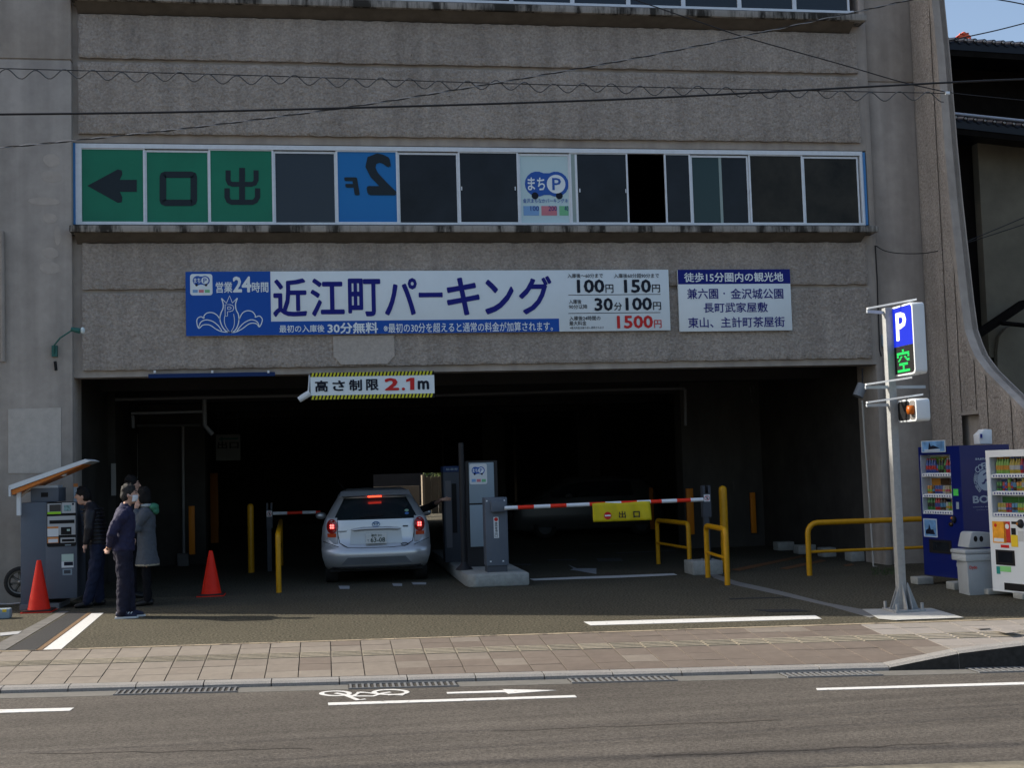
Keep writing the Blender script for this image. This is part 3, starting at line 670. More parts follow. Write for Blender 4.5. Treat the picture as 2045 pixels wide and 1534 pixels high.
# ================================================================ WALL SIGNS
SY = D-.125
SPn = Plane((0, SY, 0))
def su(px, py, Y=None): Y = Y or SY; return FX(px, py, Y), FZ(px, py, Y)
def st(body, x0, y0, x1, y1, m, parent, bold=.02, d=.006, Y=None, pl=None, **k):
    Y = Y or SY; ym, xm = (y0+y1)/2, (x0+x1)/2
    return text(pl or SPn, body, FX(x0, ym, Y), FZ(xm, y1, Y), FX(x1, ym, Y), FZ(xm, y0, Y), m, parent, bold=bold, d=d, **k)
def sr(x0, y0, x1, y1, m, parent, name, d=.003, **k):
    ym, xm = (y0+y1)/2, (x0+x1)/2
    return rect(SPn, FX(x0, ym, SY), FZ(xm, y1, SY), FX(x1, ym, SY), FZ(xm, y0, SY), m, parent, name, d, **k)
zt_, zb_ = FZ(850, 540.5, SY), FZ(850, 665.5, SY)
x0_, x1_ = FX(371, 605, SY), FX(1337, 600, SY)
sg = thing('parking_sign', 'long blue and white parking garage sign board with prices', 'sign', loc=(x0_, SY, zb_))
MB().box(x0_, x1_, SY, SY+.045, zb_, zt_).build('sign_board', M_white, sg, bevel=.003)
xw = FX(540.5, 590, SY); xw2 = FX(1115, 600, SY); zw = FZ(850, 639, SY)
poly(SPn, [(x0_, zb_), (xw2, zb_), (xw2, zw), (xw, zw), (xw, zt_), (x0_, zt_)], M_blue, sg, 'blue_field', .0025)
st('近', 545, 556, 613, 633, M_navyT, sg, bold=.035); st('江', 620, 556, 688, 632, M_navyT, sg, bold=.035); st('町', 695, 556, 760, 632, M_navyT, sg, bold=.035)
st('パ', 768, 555, 833, 630, M_navyT, sg, bold=.035); st('ー', 836, 584, 884, 594, M_navyT, sg, bold=.03); st('キ', 892, 554, 958, 630, M_navyT, sg, bold=.035)
st('ン', 968, 558, 1026, 628, M_navyT, sg, bold=.035); st('グ', 1036, 551, 1102, 628, M_navyT, sg, bold=.035)
st('営業', 431, 563, 464, 585, M_whT, sg, bold=.03); st('24', 465, 552, 502, 584, M_whT, sg, bold=.05); st('時間', 503, 563, 536, 584, M_whT, sg, bold=.03)
st('最初の入庫後', 558, 649, 648, 664, M_whT, sg, bold=.02); st('30分無料', 654, 644, 755, 666, M_whT, sg, bold=.045)
st('※最初の30分を超えると通常の料金が加算されます。', 766, 644, 1104, 663, M_whT, sg, bold=.018)
# price panel lettering
st('入庫後～60分まで', 1133, 546, 1204, 555, M_ink, sg, bold=.01); st('入庫後60分超90分まで', 1226, 546, 1316, 555, M_ink, sg, bold=.01)
st('100', 1152, 558, 1207, 585, M_ink, sg, bold=.045); st('円', 1209, 568, 1225, 585, M_ink, sg)
st('150', 1246, 558, 1300, 585, M_ink, sg, bold=.045); st('円', 1302, 568, 1318, 584, M_ink, sg)
st('入庫後', 1136, 598, 1161, 607, M_ink, sg, bold=.01); st('90分以降', 1136, 608, 1173, 617, M_ink, sg, bold=.01)
st('30', 1187, 595, 1224, 621, M_ink, sg, bold=.045); st('分', 1226, 604, 1242, 620, M_ink, sg)
st('100', 1249, 594, 1302, 620, M_ink, sg, bold=.045); st('円', 1304, 603, 1320, 619, M_ink, sg)
st('入庫後24時間の', 1137, 631, 1199, 640, M_ink, sg, bold=.01); st('最大料金', 1137, 641, 1171, 650, M_ink, sg, bold=.01); st('※最大料金は繰り返し適用されます', 1138, 652, 1206, 657, M_ink, sg, bold=0)
st('1500', 1232, 630, 1304, 656, M_redT, sg, bold=.045); st('円', 1306, 639, 1321, 655, M_redT, sg)
for y_ in (588.5, 625): sr(1135, y_-.6, 1319, y_+.6, M_ink, sg, 'rule_line', .003)
b0, b1 = su(380, 590), su(424, 547)
rect(SPn, b0[0], b0[1], b1[0], b1[1], M_white, sg, 'badge_card', .004, r=.04)
machi(SPn, b0[0]+.03, b0[1]+.09, b1[0]-b0[0]-.06, b1[1]-b0[1]-.10, sg, dd=.001)
for x_, c in ((385, '100'), (397, '200'), (409, '40')): sr(x_, 578.5, x_+10, 584.5, MATS['card_'+c], sg, 'price_card', .005)
# flower crest drawn in white strokes
def zc(pts, k=6): return [(v.x, v.y) for v in smoothline([(*su(350+x/5.38, 520+y/5.38), 0) for x, y in pts], k)]
ribbons(SPn, [zc([(497, 408), (515, 470), (512, 520), (490, 570), (480, 630), (500, 700), (540, 755), (590, 775), (640, 755), (672, 700), (684, 640), (678, 580), (655, 530), (648, 470), (668, 405)]),
              zc([(497, 408), (550, 460), (585, 380), (614, 458), (668, 405)], 1)], .016, M_whT, sg, 'crest')
ribbons(SPn, [zc([(480, 635), (450, 590), (400, 562), (345, 565), (310, 595), (308, 622), (275, 605), (240, 625), (232, 665), (252, 730), (300, 695), (370, 695), (440, 740), (500, 765), (590, 775)]),
              zc([(250, 725), (275, 665), (330, 640), (400, 655), (460, 700), (500, 755)])], .014, M_whT, sg, 'crest')
ribbons(SPn, [zc([(684, 640), (720, 570), (770, 542), (825, 550), (860, 590), (860, 610), (905, 598), (936, 640), (905, 715), (870, 680), (800, 680), (720, 735), (650, 770), (590, 775)]),
              zc([(903, 710), (880, 660), (820, 638), (750, 665), (700, 710), (660, 765)])], .014, M_whT, sg, 'crest')
ribbons(SPn, [zc([(530, 600), (528, 660), (545, 715), (580, 765)]), zc([(628, 575), (636, 650), (628, 715), (600, 765)])], .009, M_whT, sg, 'crest')
ribbons(SPn, [[su(350+x/5.38, 520+y/5.38) for x, y in [(536, 600), (536, 475), (590, 475), (618, 485), (630, 512), (618, 540), (590, 550), (562, 550), (562, 600), (534, 600)]],
              [su(350+x/5.38, 520+y/5.38) for x, y in [(562, 500), (590, 500), (604, 512), (590, 525), (562, 525), (562, 500)]]], .010, M_whT, sg, 'crest')
# the sightseeing sign
t2 = thing('sightseeing_sign', 'smaller white sign with navy header listing sights, right of the long sign', 'sign', loc=(FX(1355, 600, SY), SY, FZ(1467, 660, SY)))
a0, a1, c0_, c1_ = FX(1355.5, 600, SY), FX(1580, 600, SY), FZ(1467, 661, SY), FZ(1467, 538, SY)
MB().box(a0, a1, SY, SY+.045, c0_, c1_).build('sign_board', M_white, t2, bevel=.003)
rect(SPn, a0, FZ(1467, 567, SY), a1, c1_, M_navy, t2, 'header_band', .0025)
st('徒歩15分圏内の観光地', 1366, 544, 1564, 563, M_whT, t2, bold=.03); st('兼六園', 1372, 576, 1434, 597, M_navyT, t2, bold=.018); disc(SPn, *su(1446, 586), .014, M_navyT, t2, 'lettering', .004, 12); st('金沢城公園', 1459, 576, 1564, 597, M_navyT, t2, bold=.018)
st('長町武家屋敷', 1405, 604, 1533, 624, M_navyT, t2, bold=.018); st('東山、主計町茶屋街', 1374, 633, 1567, 654, M_navyT, t2, bold=.018)
# height limit sign, hung under the lintel
HY = D-.28
HP = Plane((0, HY, 0))
hs = thing('height_limit_sign', 'white height limit sign with yellow and black striped edges over the entrance', 'sign', loc=(FX(743, 770, HY), HY, FZ(743, 797, HY)))
h0, h1, hb, ht = FX(620, 770, HY), FX(867.5, 768, HY), FZ(743, 796, HY), FZ(743, 743, HY)
MB().box(h0, h1, HY, HY+.04, hb, ht).build('sign_board', M_white, hs)
for s_ in (0, 1):
    v0_, v1_ = (hb, hb+.062) if s_ == 0 else (ht-.062, ht)
    rect(HP, h0, v0_, h1, v1_, M_black, hs, 'black_band', .003)
    n = 34; st_ = MB()
    for k in range(n):
        q = h0+.012+(h1-h0-.03)*k/n; wq = (h1-h0)/n*.52
        st_.prism([HP.p(a_, b_, .003) for a_, b_ in ((q, v0_), (q+wq, v0_), (min(q+wq+.018, h1), v1_), (q+.018, v1_))], HP.n*.002)
    tag(st_.build('yellow_stripe', M_yel, hs), kind='stuff')
def ht_(b, x0, y0, x1, y1, m, bold=.05): st(b, x0, y0, x1, y1, m, hs, bold=bold, Y=HY, pl=HP)
ht_('高', 629, 760, 655, 783, M_ink); ht_('さ', 664, 760, 689, 781, M_ink); ht_('制', 697, 758, 723, 781, M_ink); ht_('限', 731, 757, 756, 780, M_ink)
ht_('2', 768, 755, 797, 780, M_redT, .06); ht_('.', 802, 774, 809, 780, M_redT, .06); poly(HP, [su(x_, y_, HY) for x_, y_ in ((819, 779), (827.5, 779), (827.5, 754.5), (820, 754.5), (811, 758), (811, 763), (819, 761))], M_redT, hs, 'lettering', .006); ht_('m', 834, 760, 857, 778, M_ink, .06)
for px in (640, 845): MB().box(FX(px, 740, HY)-.02, FX(px, 740, HY)+.02, HY+.01, D+.02, ht+.002, ht+.03).build('bracket', M_galv, hs)
# blue strip board under the lintel, seen edge on
bs = pbox(296, 549, 745, 753, D-.12, .1)
o = MB().box(*bs).build('blue_board', mat('board_blue_dull', (.010, .030, .11), .6, spec=.15)); tag(o, 'thin blue board fixed under the left part of the entrance lintel', 'board')
for px in (309, 424, 536):
    c = fp(px, 744, D-.12); oo = MB().box(c.x-.015, c.x+.015, D-.14, D-.10, c.z-.01, c.z+.03).build('clip', M_alu, o)
# cameras
c = fp(608, 792, D-.2)
o = thing('security_camera', 'small white security camera left of the height limit sign', 'camera', loc=tuple(c))
MB().tube([fp(597, 799, D-.25), fp(606, 793, D-.25), fp(619, 785, D-.25)], [.045, .05, .05], 12).build('camera_body', M_wht, o); MB().tube([fp(616, 786, D-.24), fp(618, 760, D-.1), fp(618, 748, D+.1)], .015, 8).build('bracket', M_wht, o)
c = fp(1720, 790, D-.35)
o = thing('wall_spotlight', 'grey cylinder spotlight at the right end of the entrance lintel', 'lamp', loc=tuple(c))
MB().tube([fp(1713, 792, D-.3), fp(1723, 768, D-.3)], [.085, .085], 16).build('lamp_body', mat('lamp_grey', (.20, .215, .23), .5), o); MB().tube([fp(1723, 770, D-.3), fp(1722, 742, D-.1), fp(1722, 736, D+.1)], .012, 6).build('bracket', M_plast, o)
# green wall lamp on the left pier
o = thing('wall_lamp', 'green arm wall lamp with white bulb on the left pier', 'lamp', loc=tuple(fp(109, 700, D-.12)))
Mg = mat('green_enamel', (.03, .13, .11), .5)
MB().tube([fp(108, 712, D-.14), fp(108, 690, D-.2), fp(120, 675, D-.3), fp(140, 662, D-.35), fp(156, 656, D-.35)], .012, 8).build('arm', Mg, o)
MB().box(*pbox(103, 114, 690, 712, D-.16, .06)).build('mount', Mg, o); MB().tube([fp(142, 657, D-.35), fp(160, 661, D-.35)], [.03, .045], 12).build('lamp_shade', Mg, o)
c = fp(165, 660, D-.35); MB().ell(c, .035, .035, .05, 12, 8).build('bulb', mat('bulb_glass', (.7, .8, .8), .2), o)
MB().tube([fp(110, 722, D-.11), fp(112, 740, D-.11)], .022, 8).build('plug', M_black, o)
o = MB().tube([fp(4, 462, D-.14), fp(5, 600, D-.14), fp(6, 722, D-.14)], .035, 8).build('conduit_pipe', M_smooth); tag(o, 'vertical grey conduit at the far left edge of the pier', 'pipe')
# cable and pipe down the right jamb
o = MB().tube([fp(1722, 800, D-.0), fp(1727, 880, D), fp(1736, 1000, D), fp(1744, 1125, D-.02), fp(1744, 1132, D-.1)]+[fp(x, y, D-.1) for x, y in ((1760, 1134), (1790, 1137), (1850, 1132))], .016, 8).build('conduit_pipe', mat('pipe_cream', (.38, .37, .33), .6)); tag(o, 'thin cream conduit running down the right entrance jamb to the ground', 'pipe')
o = MB().tube([fp(1748, 490, D+.02), fp(1752, 560, D+.02), fp(1753, 600, D+.02), fp(1757, 700, D+.02), fp(1760, 712, D+.02)], .010, 6).build('hanging_cable', M_wire); tag(o, 'black cable hanging down the corner right of the lower wall panel', 'cable')
o = MB().box(*pbox(1762, 1770, 668, 692, D+.0, .06)).build('switch_box', M_lgray, bevel=.006); tag(o, 'small pale box on the wall behind the parking sign pole', 'box')

# ================================================================ STREET FURNITURE
def cone(px, py, hh, lab, col=M_cone):
    g = gp(px, py); o = thing('traffic_cone', lab, 'traffic cone', 'red traffic cones', (g.x, g.y, 0))
    MB().lathe((g.x, g.y, 0), [(.150, .035), (.146, .05), (.032, hh-.02), (.026, hh), (.0, hh)], 28).build('cone_body', col, o)
    MB().box(g.x-.19, g.x+.19, g.y-.19, g.y+.19, 0, .034).build('base', M_coneb, o, bevel=.01)
    MB().box(g.x-.20, g.x+.20, g.y-.20, g.y+.20, .001, .012).build('base_rim', M_cone, o)
cone(78, 1222, .70, 'red traffic cone in front of the grey pay machine'); cone(422, 1190, .67, 'red traffic cone standing at the dark entrance')
def urail(a, b, hh, r, lab, mid=True, bend=.10, grp='yellow pipe guard rails', n2=None):
    A, Bq = gp(*a), gp(*b); u = (Bq-A).normalized(); o = thing('guard_rail', lab, 'guard rail', grp, (A.x, A.y, 0))
    pts = [A, A+Vector((0, 0, hh-bend))]+[A+u*(bend*(1-math.cos(t)))+Vector((0, 0, hh-bend+bend*math.sin(t))) for t in (R(22), R(45), R(68), R(90))]
    pts += [Bq-u*(bend*(1-math.cos(t)))+Vector((0, 0, hh-bend+bend*math.sin(t))) for t in (R(90), R(68), R(45), R(22))]+[Bq+Vector((0, 0, hh-bend)), Bq]
    MB().tube(pts, r, 12).build('hoop', M_rail, o)
    if mid: MB().tube([A+Vector((0, 0, hh*.48)), Bq+Vector((0, 0, hh*.48))], r*.62, 8).build('crossbar', M_rail, o)
urail((1315, 1127), (1378, 1141), .78, .038, 'yellow pipe guard rail left of the orange wall guard at the exit lane')
urail((1414, 1154), (1453, 1169), .80, .040, 'short yellow pipe guard rail in front of the tall yellow bollard')
urail((557, 1184), (562, 1130), .88, .040, 'yellow pipe guard rail seen end on beside the car')
A = gp(1617, 1150); xe = FX(1860, 1090, 17.9)
o = thing('guard_rail', 'long low yellow guard rail reaching behind the blue vending machine', 'guard rail', 'yellow pipe guard rails', (A.x, A.y, 0))
bend = .16; hh = .80
MB().tube([A, A+Vector((0, 0, hh-bend))]+[A+Vector((bend*(1-math.cos(t)), 0, hh-bend+bend*math.sin(t))) for t in (R(22), R(45), R(68), R(90))]+[Vector((9.35, A.y, hh))], .042, 12).build('hoop', M_rail, o)
MB().tube([A+Vector((0, 0, .36)), Vector((9.35, A.y, .36))], .024, 8).build('crossbar', M_rail, o)
def bollard(px, py, ptop, r, lab, m=M_rail):
    g = gp(px, py); zt2 = FZ(px-3, ptop, g.y)
    o = MB().lathe((g.x, g.y, 0), [(r, 0), (r, zt2-r), (r*.92, zt2-r*.6), (r*.6, zt2-r*.2), (0, zt2)], 18).build('bollard', m); tag(o, lab, 'bollard', 'tall yellow bollards')
bollard(1450, 1143, 970, .065, 'tall yellow bollard beside the exit gate receiver'); bollard(502, 1144, 1006, .058, 'tall dull yellow bollard deep inside by the entry lane')
def guard(px0, px1, py0, py1, Y, lab, m=M_orange):
    o = MB().box(*pbox(px0, px1, py0, py1, Y, .06)).build('corner_guard', m, bevel=.01); tag(o, lab, 'corner guard', 'orange corner guards inside the garage')
guard(377, 389, 1011, 1108, 25.6, 'orange corner guard behind the far traffic cone'); guard(1372, 1386, 976, 1068, 24.6, 'orange corner guard behind the exit gate receiver')
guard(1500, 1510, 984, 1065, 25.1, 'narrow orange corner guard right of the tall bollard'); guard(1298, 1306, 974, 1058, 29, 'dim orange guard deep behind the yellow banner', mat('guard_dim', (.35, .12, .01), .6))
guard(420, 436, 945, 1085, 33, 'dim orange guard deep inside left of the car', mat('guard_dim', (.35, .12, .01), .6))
# island with gate machine, posters and ticket kiosks
i0, i1 = gp(935, 1175), gp(1058, 1170); ib = gp(886, 1133)
isl = MB(); yb2 = ib.y+2
isl.slab([(i0.x+.10, i1.y-.02, .20), (i1.x, i1.y, .20), (i1.x, yb2, .20), (i0.x-.02, yb2, .20), (i0.x-.02, i1.y+.28, .20), (i0.x+.0, i1.y+.10, .20)], .2)
o = isl.build('concrete_island', M_cblk, bevel=.03); tag(o, 'raised concrete island between entry and exit lanes', 'kerb island')
IZ = .20
def kiosk(px0, px1, py0, Y, depth, m, lab, name='ticket_kiosk', cat='kiosk', base=IZ):
    e = list(pbox(px0, px1, py0, 1100, Y, depth)); e[4] = base
    o = thing(name, lab, cat, loc=((e[0]+e[1])/2, Y, base)); return o, e
gy_ = i1.y+.25
o, e = kiosk(970, 1014, 994, gy_, .34, M_cgray, 'grey exit gate machine holding the striped barrier arm', 'gate_machine', 'gate machine')
MB().box(e[0], e[1], e[2], e[3], IZ+.10, e[5]).build('cabinet', M_cgray, o, bevel=.008); MB().box(e[0]+.01, e[1]-.02, e[2]+.02, e[3]-.02, IZ, IZ+.10).build('plinth', M_dgray, o)
a = pbox(981, 1010, 1001, 1023, gy_-.10, .10); MB().box(*a).build('arm_housing', M_cgray, o, bevel=.012)
GP = Plane((0, gy_-.001, 0))
def gl(b, x0, y0, x1, y1, m, par, bold=.0, pl=GP, Y=gy_, **k): return st(b, x0, y0, x1, y1, m, par, bold=bold, Y=Y, pl=pl, **k)
a = pbox(986, 996, 1033, 1075, gy_, .01); rect(GP, a[0], a[4], a[1], a[5], M_wht, o, 'sticker', .003)
for k, ch in enumerate('車両専用出口'): gl(ch, 988, 1043+k*5.2, 993.5, 1047.4+k*5.2, M_ink, o, bold=.01)
disc(GP, (a[0]+a[1])/2, a[5]-.035, .03, M_redT, o, 'no_entry_mark', .0045)
for x_, y_ in ((972, 1001), (1007, 1000), (980, 1122), (1005, 1121)):
    c = fp(x_, y_, gy_); MB().box(c.x-.012, c.x+.012, gy_-.008, gy_, c.z-.01, c.z+.01).build('screw', M_alu, o)
# arm
az = FZ(1010, 1015, gy_); aY = gy_-.14
def arm(xs0, xs1, py_a, py_b, Y, lab, segs, grp='striped barrier arms'):
    A = fp(xs0, py_a, Y); Bq = fp(xs1, py_b, Y); o = thing('barrier_arm', lab, 'barrier arm', grp, tuple(A))
    n = len(segs)-1
    for i in range(n):
        p, q = A.lerp(Bq, segs[i]), A.lerp(Bq, segs[i+1])
        MB().tube([p, q], .030, 12, caps=True).build('red_band' if i % 2 else 'white_band', M_red if i % 2 else M_bwhite, o)
arm(1008, 1404, 1015, 998, aY, 'red and white barrier arm across the exit lane', [0, .063, .143, .225, .305, .42, .50, .58, .66, .73, .786, .864, .935, 1])
arm(545, 640, 1026, 1023, 23.5, 'dim red and white barrier arm left of the car', [0, .30, .62, .9, 1])
bn = MB(); bx0, bx1 = FX(1183, 1022, aY-.04), FX(1299, 1020, aY-.04); bz1 = FZ(1241, 1004, aY-.04); bz0 = FZ(1241, 1041, aY-.04); nb, nh = 28, 8; vs = []
BY = aY-.045
for j in range(nh+1):
    for i in range(nb+1):
        s_, t_ = i/nb, j/nh
        vs.append((bx0+(bx1-bx0)*s_+.012*(1-t_), BY+.012*math.sin(s_*19)*(1-t_*.6)+.008*math.sin(s_*41+t_*5), bz0+(bz1-bz0)*t_+(.008*math.sin(s_*9) if j == nh else 0)))
bn.add(vs, [(j*(nb+1)+i, j*(nb+1)+i+1, (j+1)*(nb+1)+i+1, (j+1)*(nb+1)+i) for j in range(nh) for i in range(nb)], True)
o = thing('exit_banner', 'yellow exit banner with no entry mark hanging from the barrier arm', 'banner', loc=(bx0, BY, bz0))
ob = bn.build('banner_cloth', M_ban, o); md = ob.modifiers.new('s', 'SOLIDIFY'); md.thickness = .004
BPn = Plane((0, BY-.022, 0))
st('出', 1235, 1021, 1249, 1035, M_ink, o, bold=.03, Y=BY, pl=BPn, d=.006); st('口', 1264, 1021, 1277, 1034, M_ink, o, bold=.05, Y=BY, pl=BPn, d=.006)
c = fp(1213, 1030, BY); disc(BPn, c.x, c.z, .058, M_redT, o, 'no_entry_disc', .002); rect(BPn, c.x-.045, c.z-.011, c.x+.045, c.z+.011, M_whT, o, 'no_entry_bar', .004)
# receiver with its cast block
rY = 19.25
def receiver(px0, px1, py0, py1, Y, pbot, lab, grp='barrier arm receivers', z0=0.):
    a = pbox(px0, px1, py0, py1, Y, .12); o = thing('arm_receiver', lab, 'receiver post', grp, ((a[0]+a[1])/2, Y, 0)); xm = (a[0]+a[1])/2; w2 = (a[1]-a[0])
    MB().box(a[0], a[1], a[2], a[3], a[4], a[5]-.13).box(a[0], a[0]+w2*.3, a[2], a[3], a[5]-.13, a[5]).box(a[1]-w2*.3, a[1], a[2], a[3], a[5]-.13, a[5]).build('cradle', M_dgray, o)
    MB().box(xm-.05, xm+.03, Y+.02, Y+.10, z0, a[4]).build('post', M_dgray, o)
    Pq = Plane((0, Y, 0)); zz = a[5]-.20
    rect(Pq, xm-.05, zz-.055, xm+.05, zz+.055, M_wht, o, 'warning_label', .003)
    ribbons(Pq, [[(xm+.038*math.cos(t*.2618*2), zz+.038*math.sin(t*.2618*2)) for t in range(13)], [(xm-.027, zz+.027), (xm+.027, zz-.027)]], .008, M_redT, o, 'prohibition_ring', .005)
    MB().box(xm-.008, xm+.010, Y-.006, Y-.0042, zz-.022, zz+.022).build('figure_mark', M_ink, o)
receiver(1404, 1420, 970, 1033, rY, 1120, 'grey receiver post with fork top catching the exit barrier arm', z0=.22)
receiver(532, 544, 1005, 1056, 23.6, 1140, 'dim grey receiver post left of the car')
a = pbox(1384, 1444, 1121, 1147, rY-.15, .5, z0=0); o = MB().box(*a).build('concrete_block', M_cblk, bevel=.015); tag(o, 'grey concrete block under the arm receiver post', 'concrete block')
for x_ in (1402, 1424, 1410): 
    c = fp(x_, 1119, rY-.02); MB().tube([c+Vector((0, 0, -.06)), c+Vector((0, 0, .03))], .008, 6).build('anchor_bolt', M_galv, o)
# poster cabinet with badge and black post
kY = gy_+1.2
a = list(pbox(938, 988, 924, 1092, kY, .10)); zm = FZ(950, 1007, kY)
o = thing('information_cabinet', 'pale grey information cabinet with parking badge behind the gate machine', 'cabinet', loc=((a[0]+a[1])/2, kY, IZ))
MB().box(a[0]-.05, a[1]+.06, kY+.02, kY+.16, IZ, a[5]+.03).build('cabinet_frame', M_plast, o)
MB().box(a[0], a[1], kY, kY+.02, zm+.012, a[5]).build('upper_panel', M_lgray, o, bevel=.004); MB().box(a[0], a[1], kY, kY+.02, a[4], zm-.014).build('lower_panel', M_lgray, o, bevel=.004)
KP = Plane((0, kY-.001, 0)); q0 = fp(938, 968, kY); q1 = fp(972, 926, kY)
rect(KP, q0.x+.0, q0.z, q1.x, q1.z, M_wht, o, 'badge_card', .004, r=.03); machi(KP, q0.x+.03, q0.z+.09, q1.x-q0.x-.06, q1.z-q0.z-.11, o, dd=.001)
for x_, c in ((942, '100'), (952, '200'), (962, '40')): 
    c0 = fp(x_, 963, kY); c1 = fp(x_+8, 957, kY); rect(KP, c0.x, c0.z, c1.x, c1.z, MATS['card_'+c], o, 'price_card', .006)
g = fp(926, 1100, gy_+.75); o = thing('black_post', 'slim black post on a flared foot left of the cabinet', 'post', loc=(g.x, g.y, IZ))
MB().tube([(g.x, g.y, IZ), (g.x, g.y, 2.2)], .045, 12).build('pole', M_plast, o); MB().lathe((g.x, g.y, IZ), [(.14, 0), (.13, .02), (.06, .08), (.045, .12)], 16).build('foot', M_plast, o)
# tall ticket machine behind
tY = gy_+2.4
a = list(pbox(887, 926, 931, 1120, tY, .4)); a[4] = IZ
o = thing('ticket_machine', 'tall dark ticket machine with blue header beside the driver window', 'ticket machine', loc=((a[0]+a[1])/2, tY, IZ))
MB().box(*a[:5], a[5]-.10).build('cabinet', M_dgray, o, bevel=.01); MB().box(a[0]-.005, a[1]+.005, a[2]-.01, a[3], a[5]-.10, a[5]).build('header', mat('header_blue', (.01, .03, .10), .5), o)
MB().box(a[0]+.14, a[0]+.22, a[2]-.006, a[2], .7, a[5]-.30).build('ticket_slot', M_black, o); MB().box(a[0]+.03, a[0]+.13, a[2]-.006, a[2], .45, a[5]-.25).build('side_panel', mat('panel_grey', (.12, .12, .13), .5), o)
TPn = Plane((0, tY-.011, 0)); text(TPn, '駐車券', a[0]+.05, a[5]-.075, a[1]-.08, a[5]-.035, M_lgray, o, bold=.01, d=.002)
# hanging board deep inside
hb_ = pbox(431, 480, 868, 920, 30, .04); o = thing('hanging_board', 'dim hanging board deep inside the garage with arrow and lettering', 'sign', loc=(hb_[0], 30, hb_[4]))
MB().box(*hb_).build('sign_board', mat('board_dim', (.20, .21, .20), .6), o); hp = Plane((0, 30, 0))
text(hp, '出口', hb_[0]+.04, hb_[4]+.28, hb_[1]-.04, hb_[4]+.45, M_black, o, bold=.03, d=.003)
poly(hp, [(hb_[0]+.06, hb_[5]-.10), (hb_[0]+.16, hb_[5]-.04), (hb_[0]+.16, hb_[5]-.08), (hb_[1]-.05, hb_[5]-.08), (hb_[1]-.05, hb_[5]-.12), (hb_[0]+.16, hb_[5]-.12), (hb_[0]+.16, hb_[5]-.16)], MATS['green_enamel'], o, 'arrow')
for x_ in (hb_[0]+.06, hb_[1]-.06): MB().box(x_-.01, x_+.01, 30.01, 30.03, hb_[5], 3.5).build('hanger', M_dgray, o)
# wheel blocks on the right inside wall
for k, (px, py, w_) in enumerate(((1572, 1100, 38), (1614, 1107, 40), (1665, 1113, 44), (1722, 1122, 46))):
    g = gp(px, py); hw = w_/2/2475*g.y
    o = MB().box(g.x-hw, g.x+hw, g.y, g.y+.3, 0, .17).build('concrete_block', M_cblk, bevel=.02); tag(o, ['farthest low concrete block along the right inner wall', 'second low concrete block from the back by the right inner wall', 'third low concrete block from the back by the right inner wall', 'nearest low concrete block at the foot of the right jamb'][k], 'concrete block', 'concrete blocks along the inner wall')
# scrape of weeds at the right jamb
wd = MB()
for k in range(260):
    g = gp(random.uniform(1740, 1800), random.uniform(1136, 1150)); a_ = random.uniform(0, 6.28); l_ = random.uniform(.02, .05); dx, dy = math.cos(a_)*l_*.5, math.sin(a_)*l_*.5
    p = Vector((g.x, g.y, .002)); wd.add([p+Vector((-dy*.2, dx*.2, 0)), p+Vector((dy*.2, -dx*.2, 0)), p+Vector((dx, dy, l_))], [(0, 1, 2)])
tag(wd.build('weeds', mat('weed_green', (.035, .07, .02), .8)), 'thin green weeds growing at the foot of the right jamb', 'weeds', kind='stuff')

# ================================================================ THE P SIGN POLE
pg = gp(1805, 1222); pY = pg.y
fu = Vector((0, -1, 0)); fn = Vector((-1, 0, 0)); fb = -fn      # along the face (towards the street), outward normal, backwards
ps = thing('parking_pole_sign', 'lit blue P sign with green display on a galvanised pole', 'sign', loc=(pg.x, pg.y, 0))
hw = .048; zp = 2.68
def ob(c, along, a0, a1, b0, b1, z0, z1, mb=None):
    o_ = Vector(c)+fu*a0+fb*b0; o_.z = z0; return (mb or MB()).obox(o_, fu*(a1-a0), fb*(b1-b0), (0, 0, z1-z0))
ob(pg, 0, -hw, hw, -.066, .026, .02, 3.50).build('pole', M_galv, ps, bevel=.008)
ob(pg, 0, -.18, .18, -.18, .18, .012, .034).build('base_plate', M_galv, ps, bevel=.003)
for s1 in (-1, 1):
    q = MB()
    for dpt in (-.03, .03):
        c = pg+fb*dpt; q.prism([(c+fu*s1*hw)+Vector((0, 0, .035)), (c+fu*s1*.155)+Vector((0, 0, .035)), (c+fu*s1*.155)+Vector((0, 0, .05)), (c+fu*s1*hw)+Vector((0, 0, .33))], fb*.010)
    q.build('gusset', M_galv, ps)
    for dpt in (-.03, .03):
        c = pg+fu*dpt; MB().prism([(c+fb*s1*hw)+Vector((0, 0, .035)), (c+fb*s1*.155)+Vector((0, 0, .035)), (c+fb*s1*.155)+Vector((0, 0, .05)), (c+fb*s1*hw)+Vector((0, 0, .33))], fu*.010).build('gusset', M_galv, ps)
for s1 in (-1, 1):
    for s2 in (-1, 1): 
        c = pg+fu*s1*.15+fb*s2*.15; MB().tube([c+Vector((0, 0, .03)), c+Vector((0, 0, .11))], .02, 8).build('anchor_bolt', M_galv, ps)
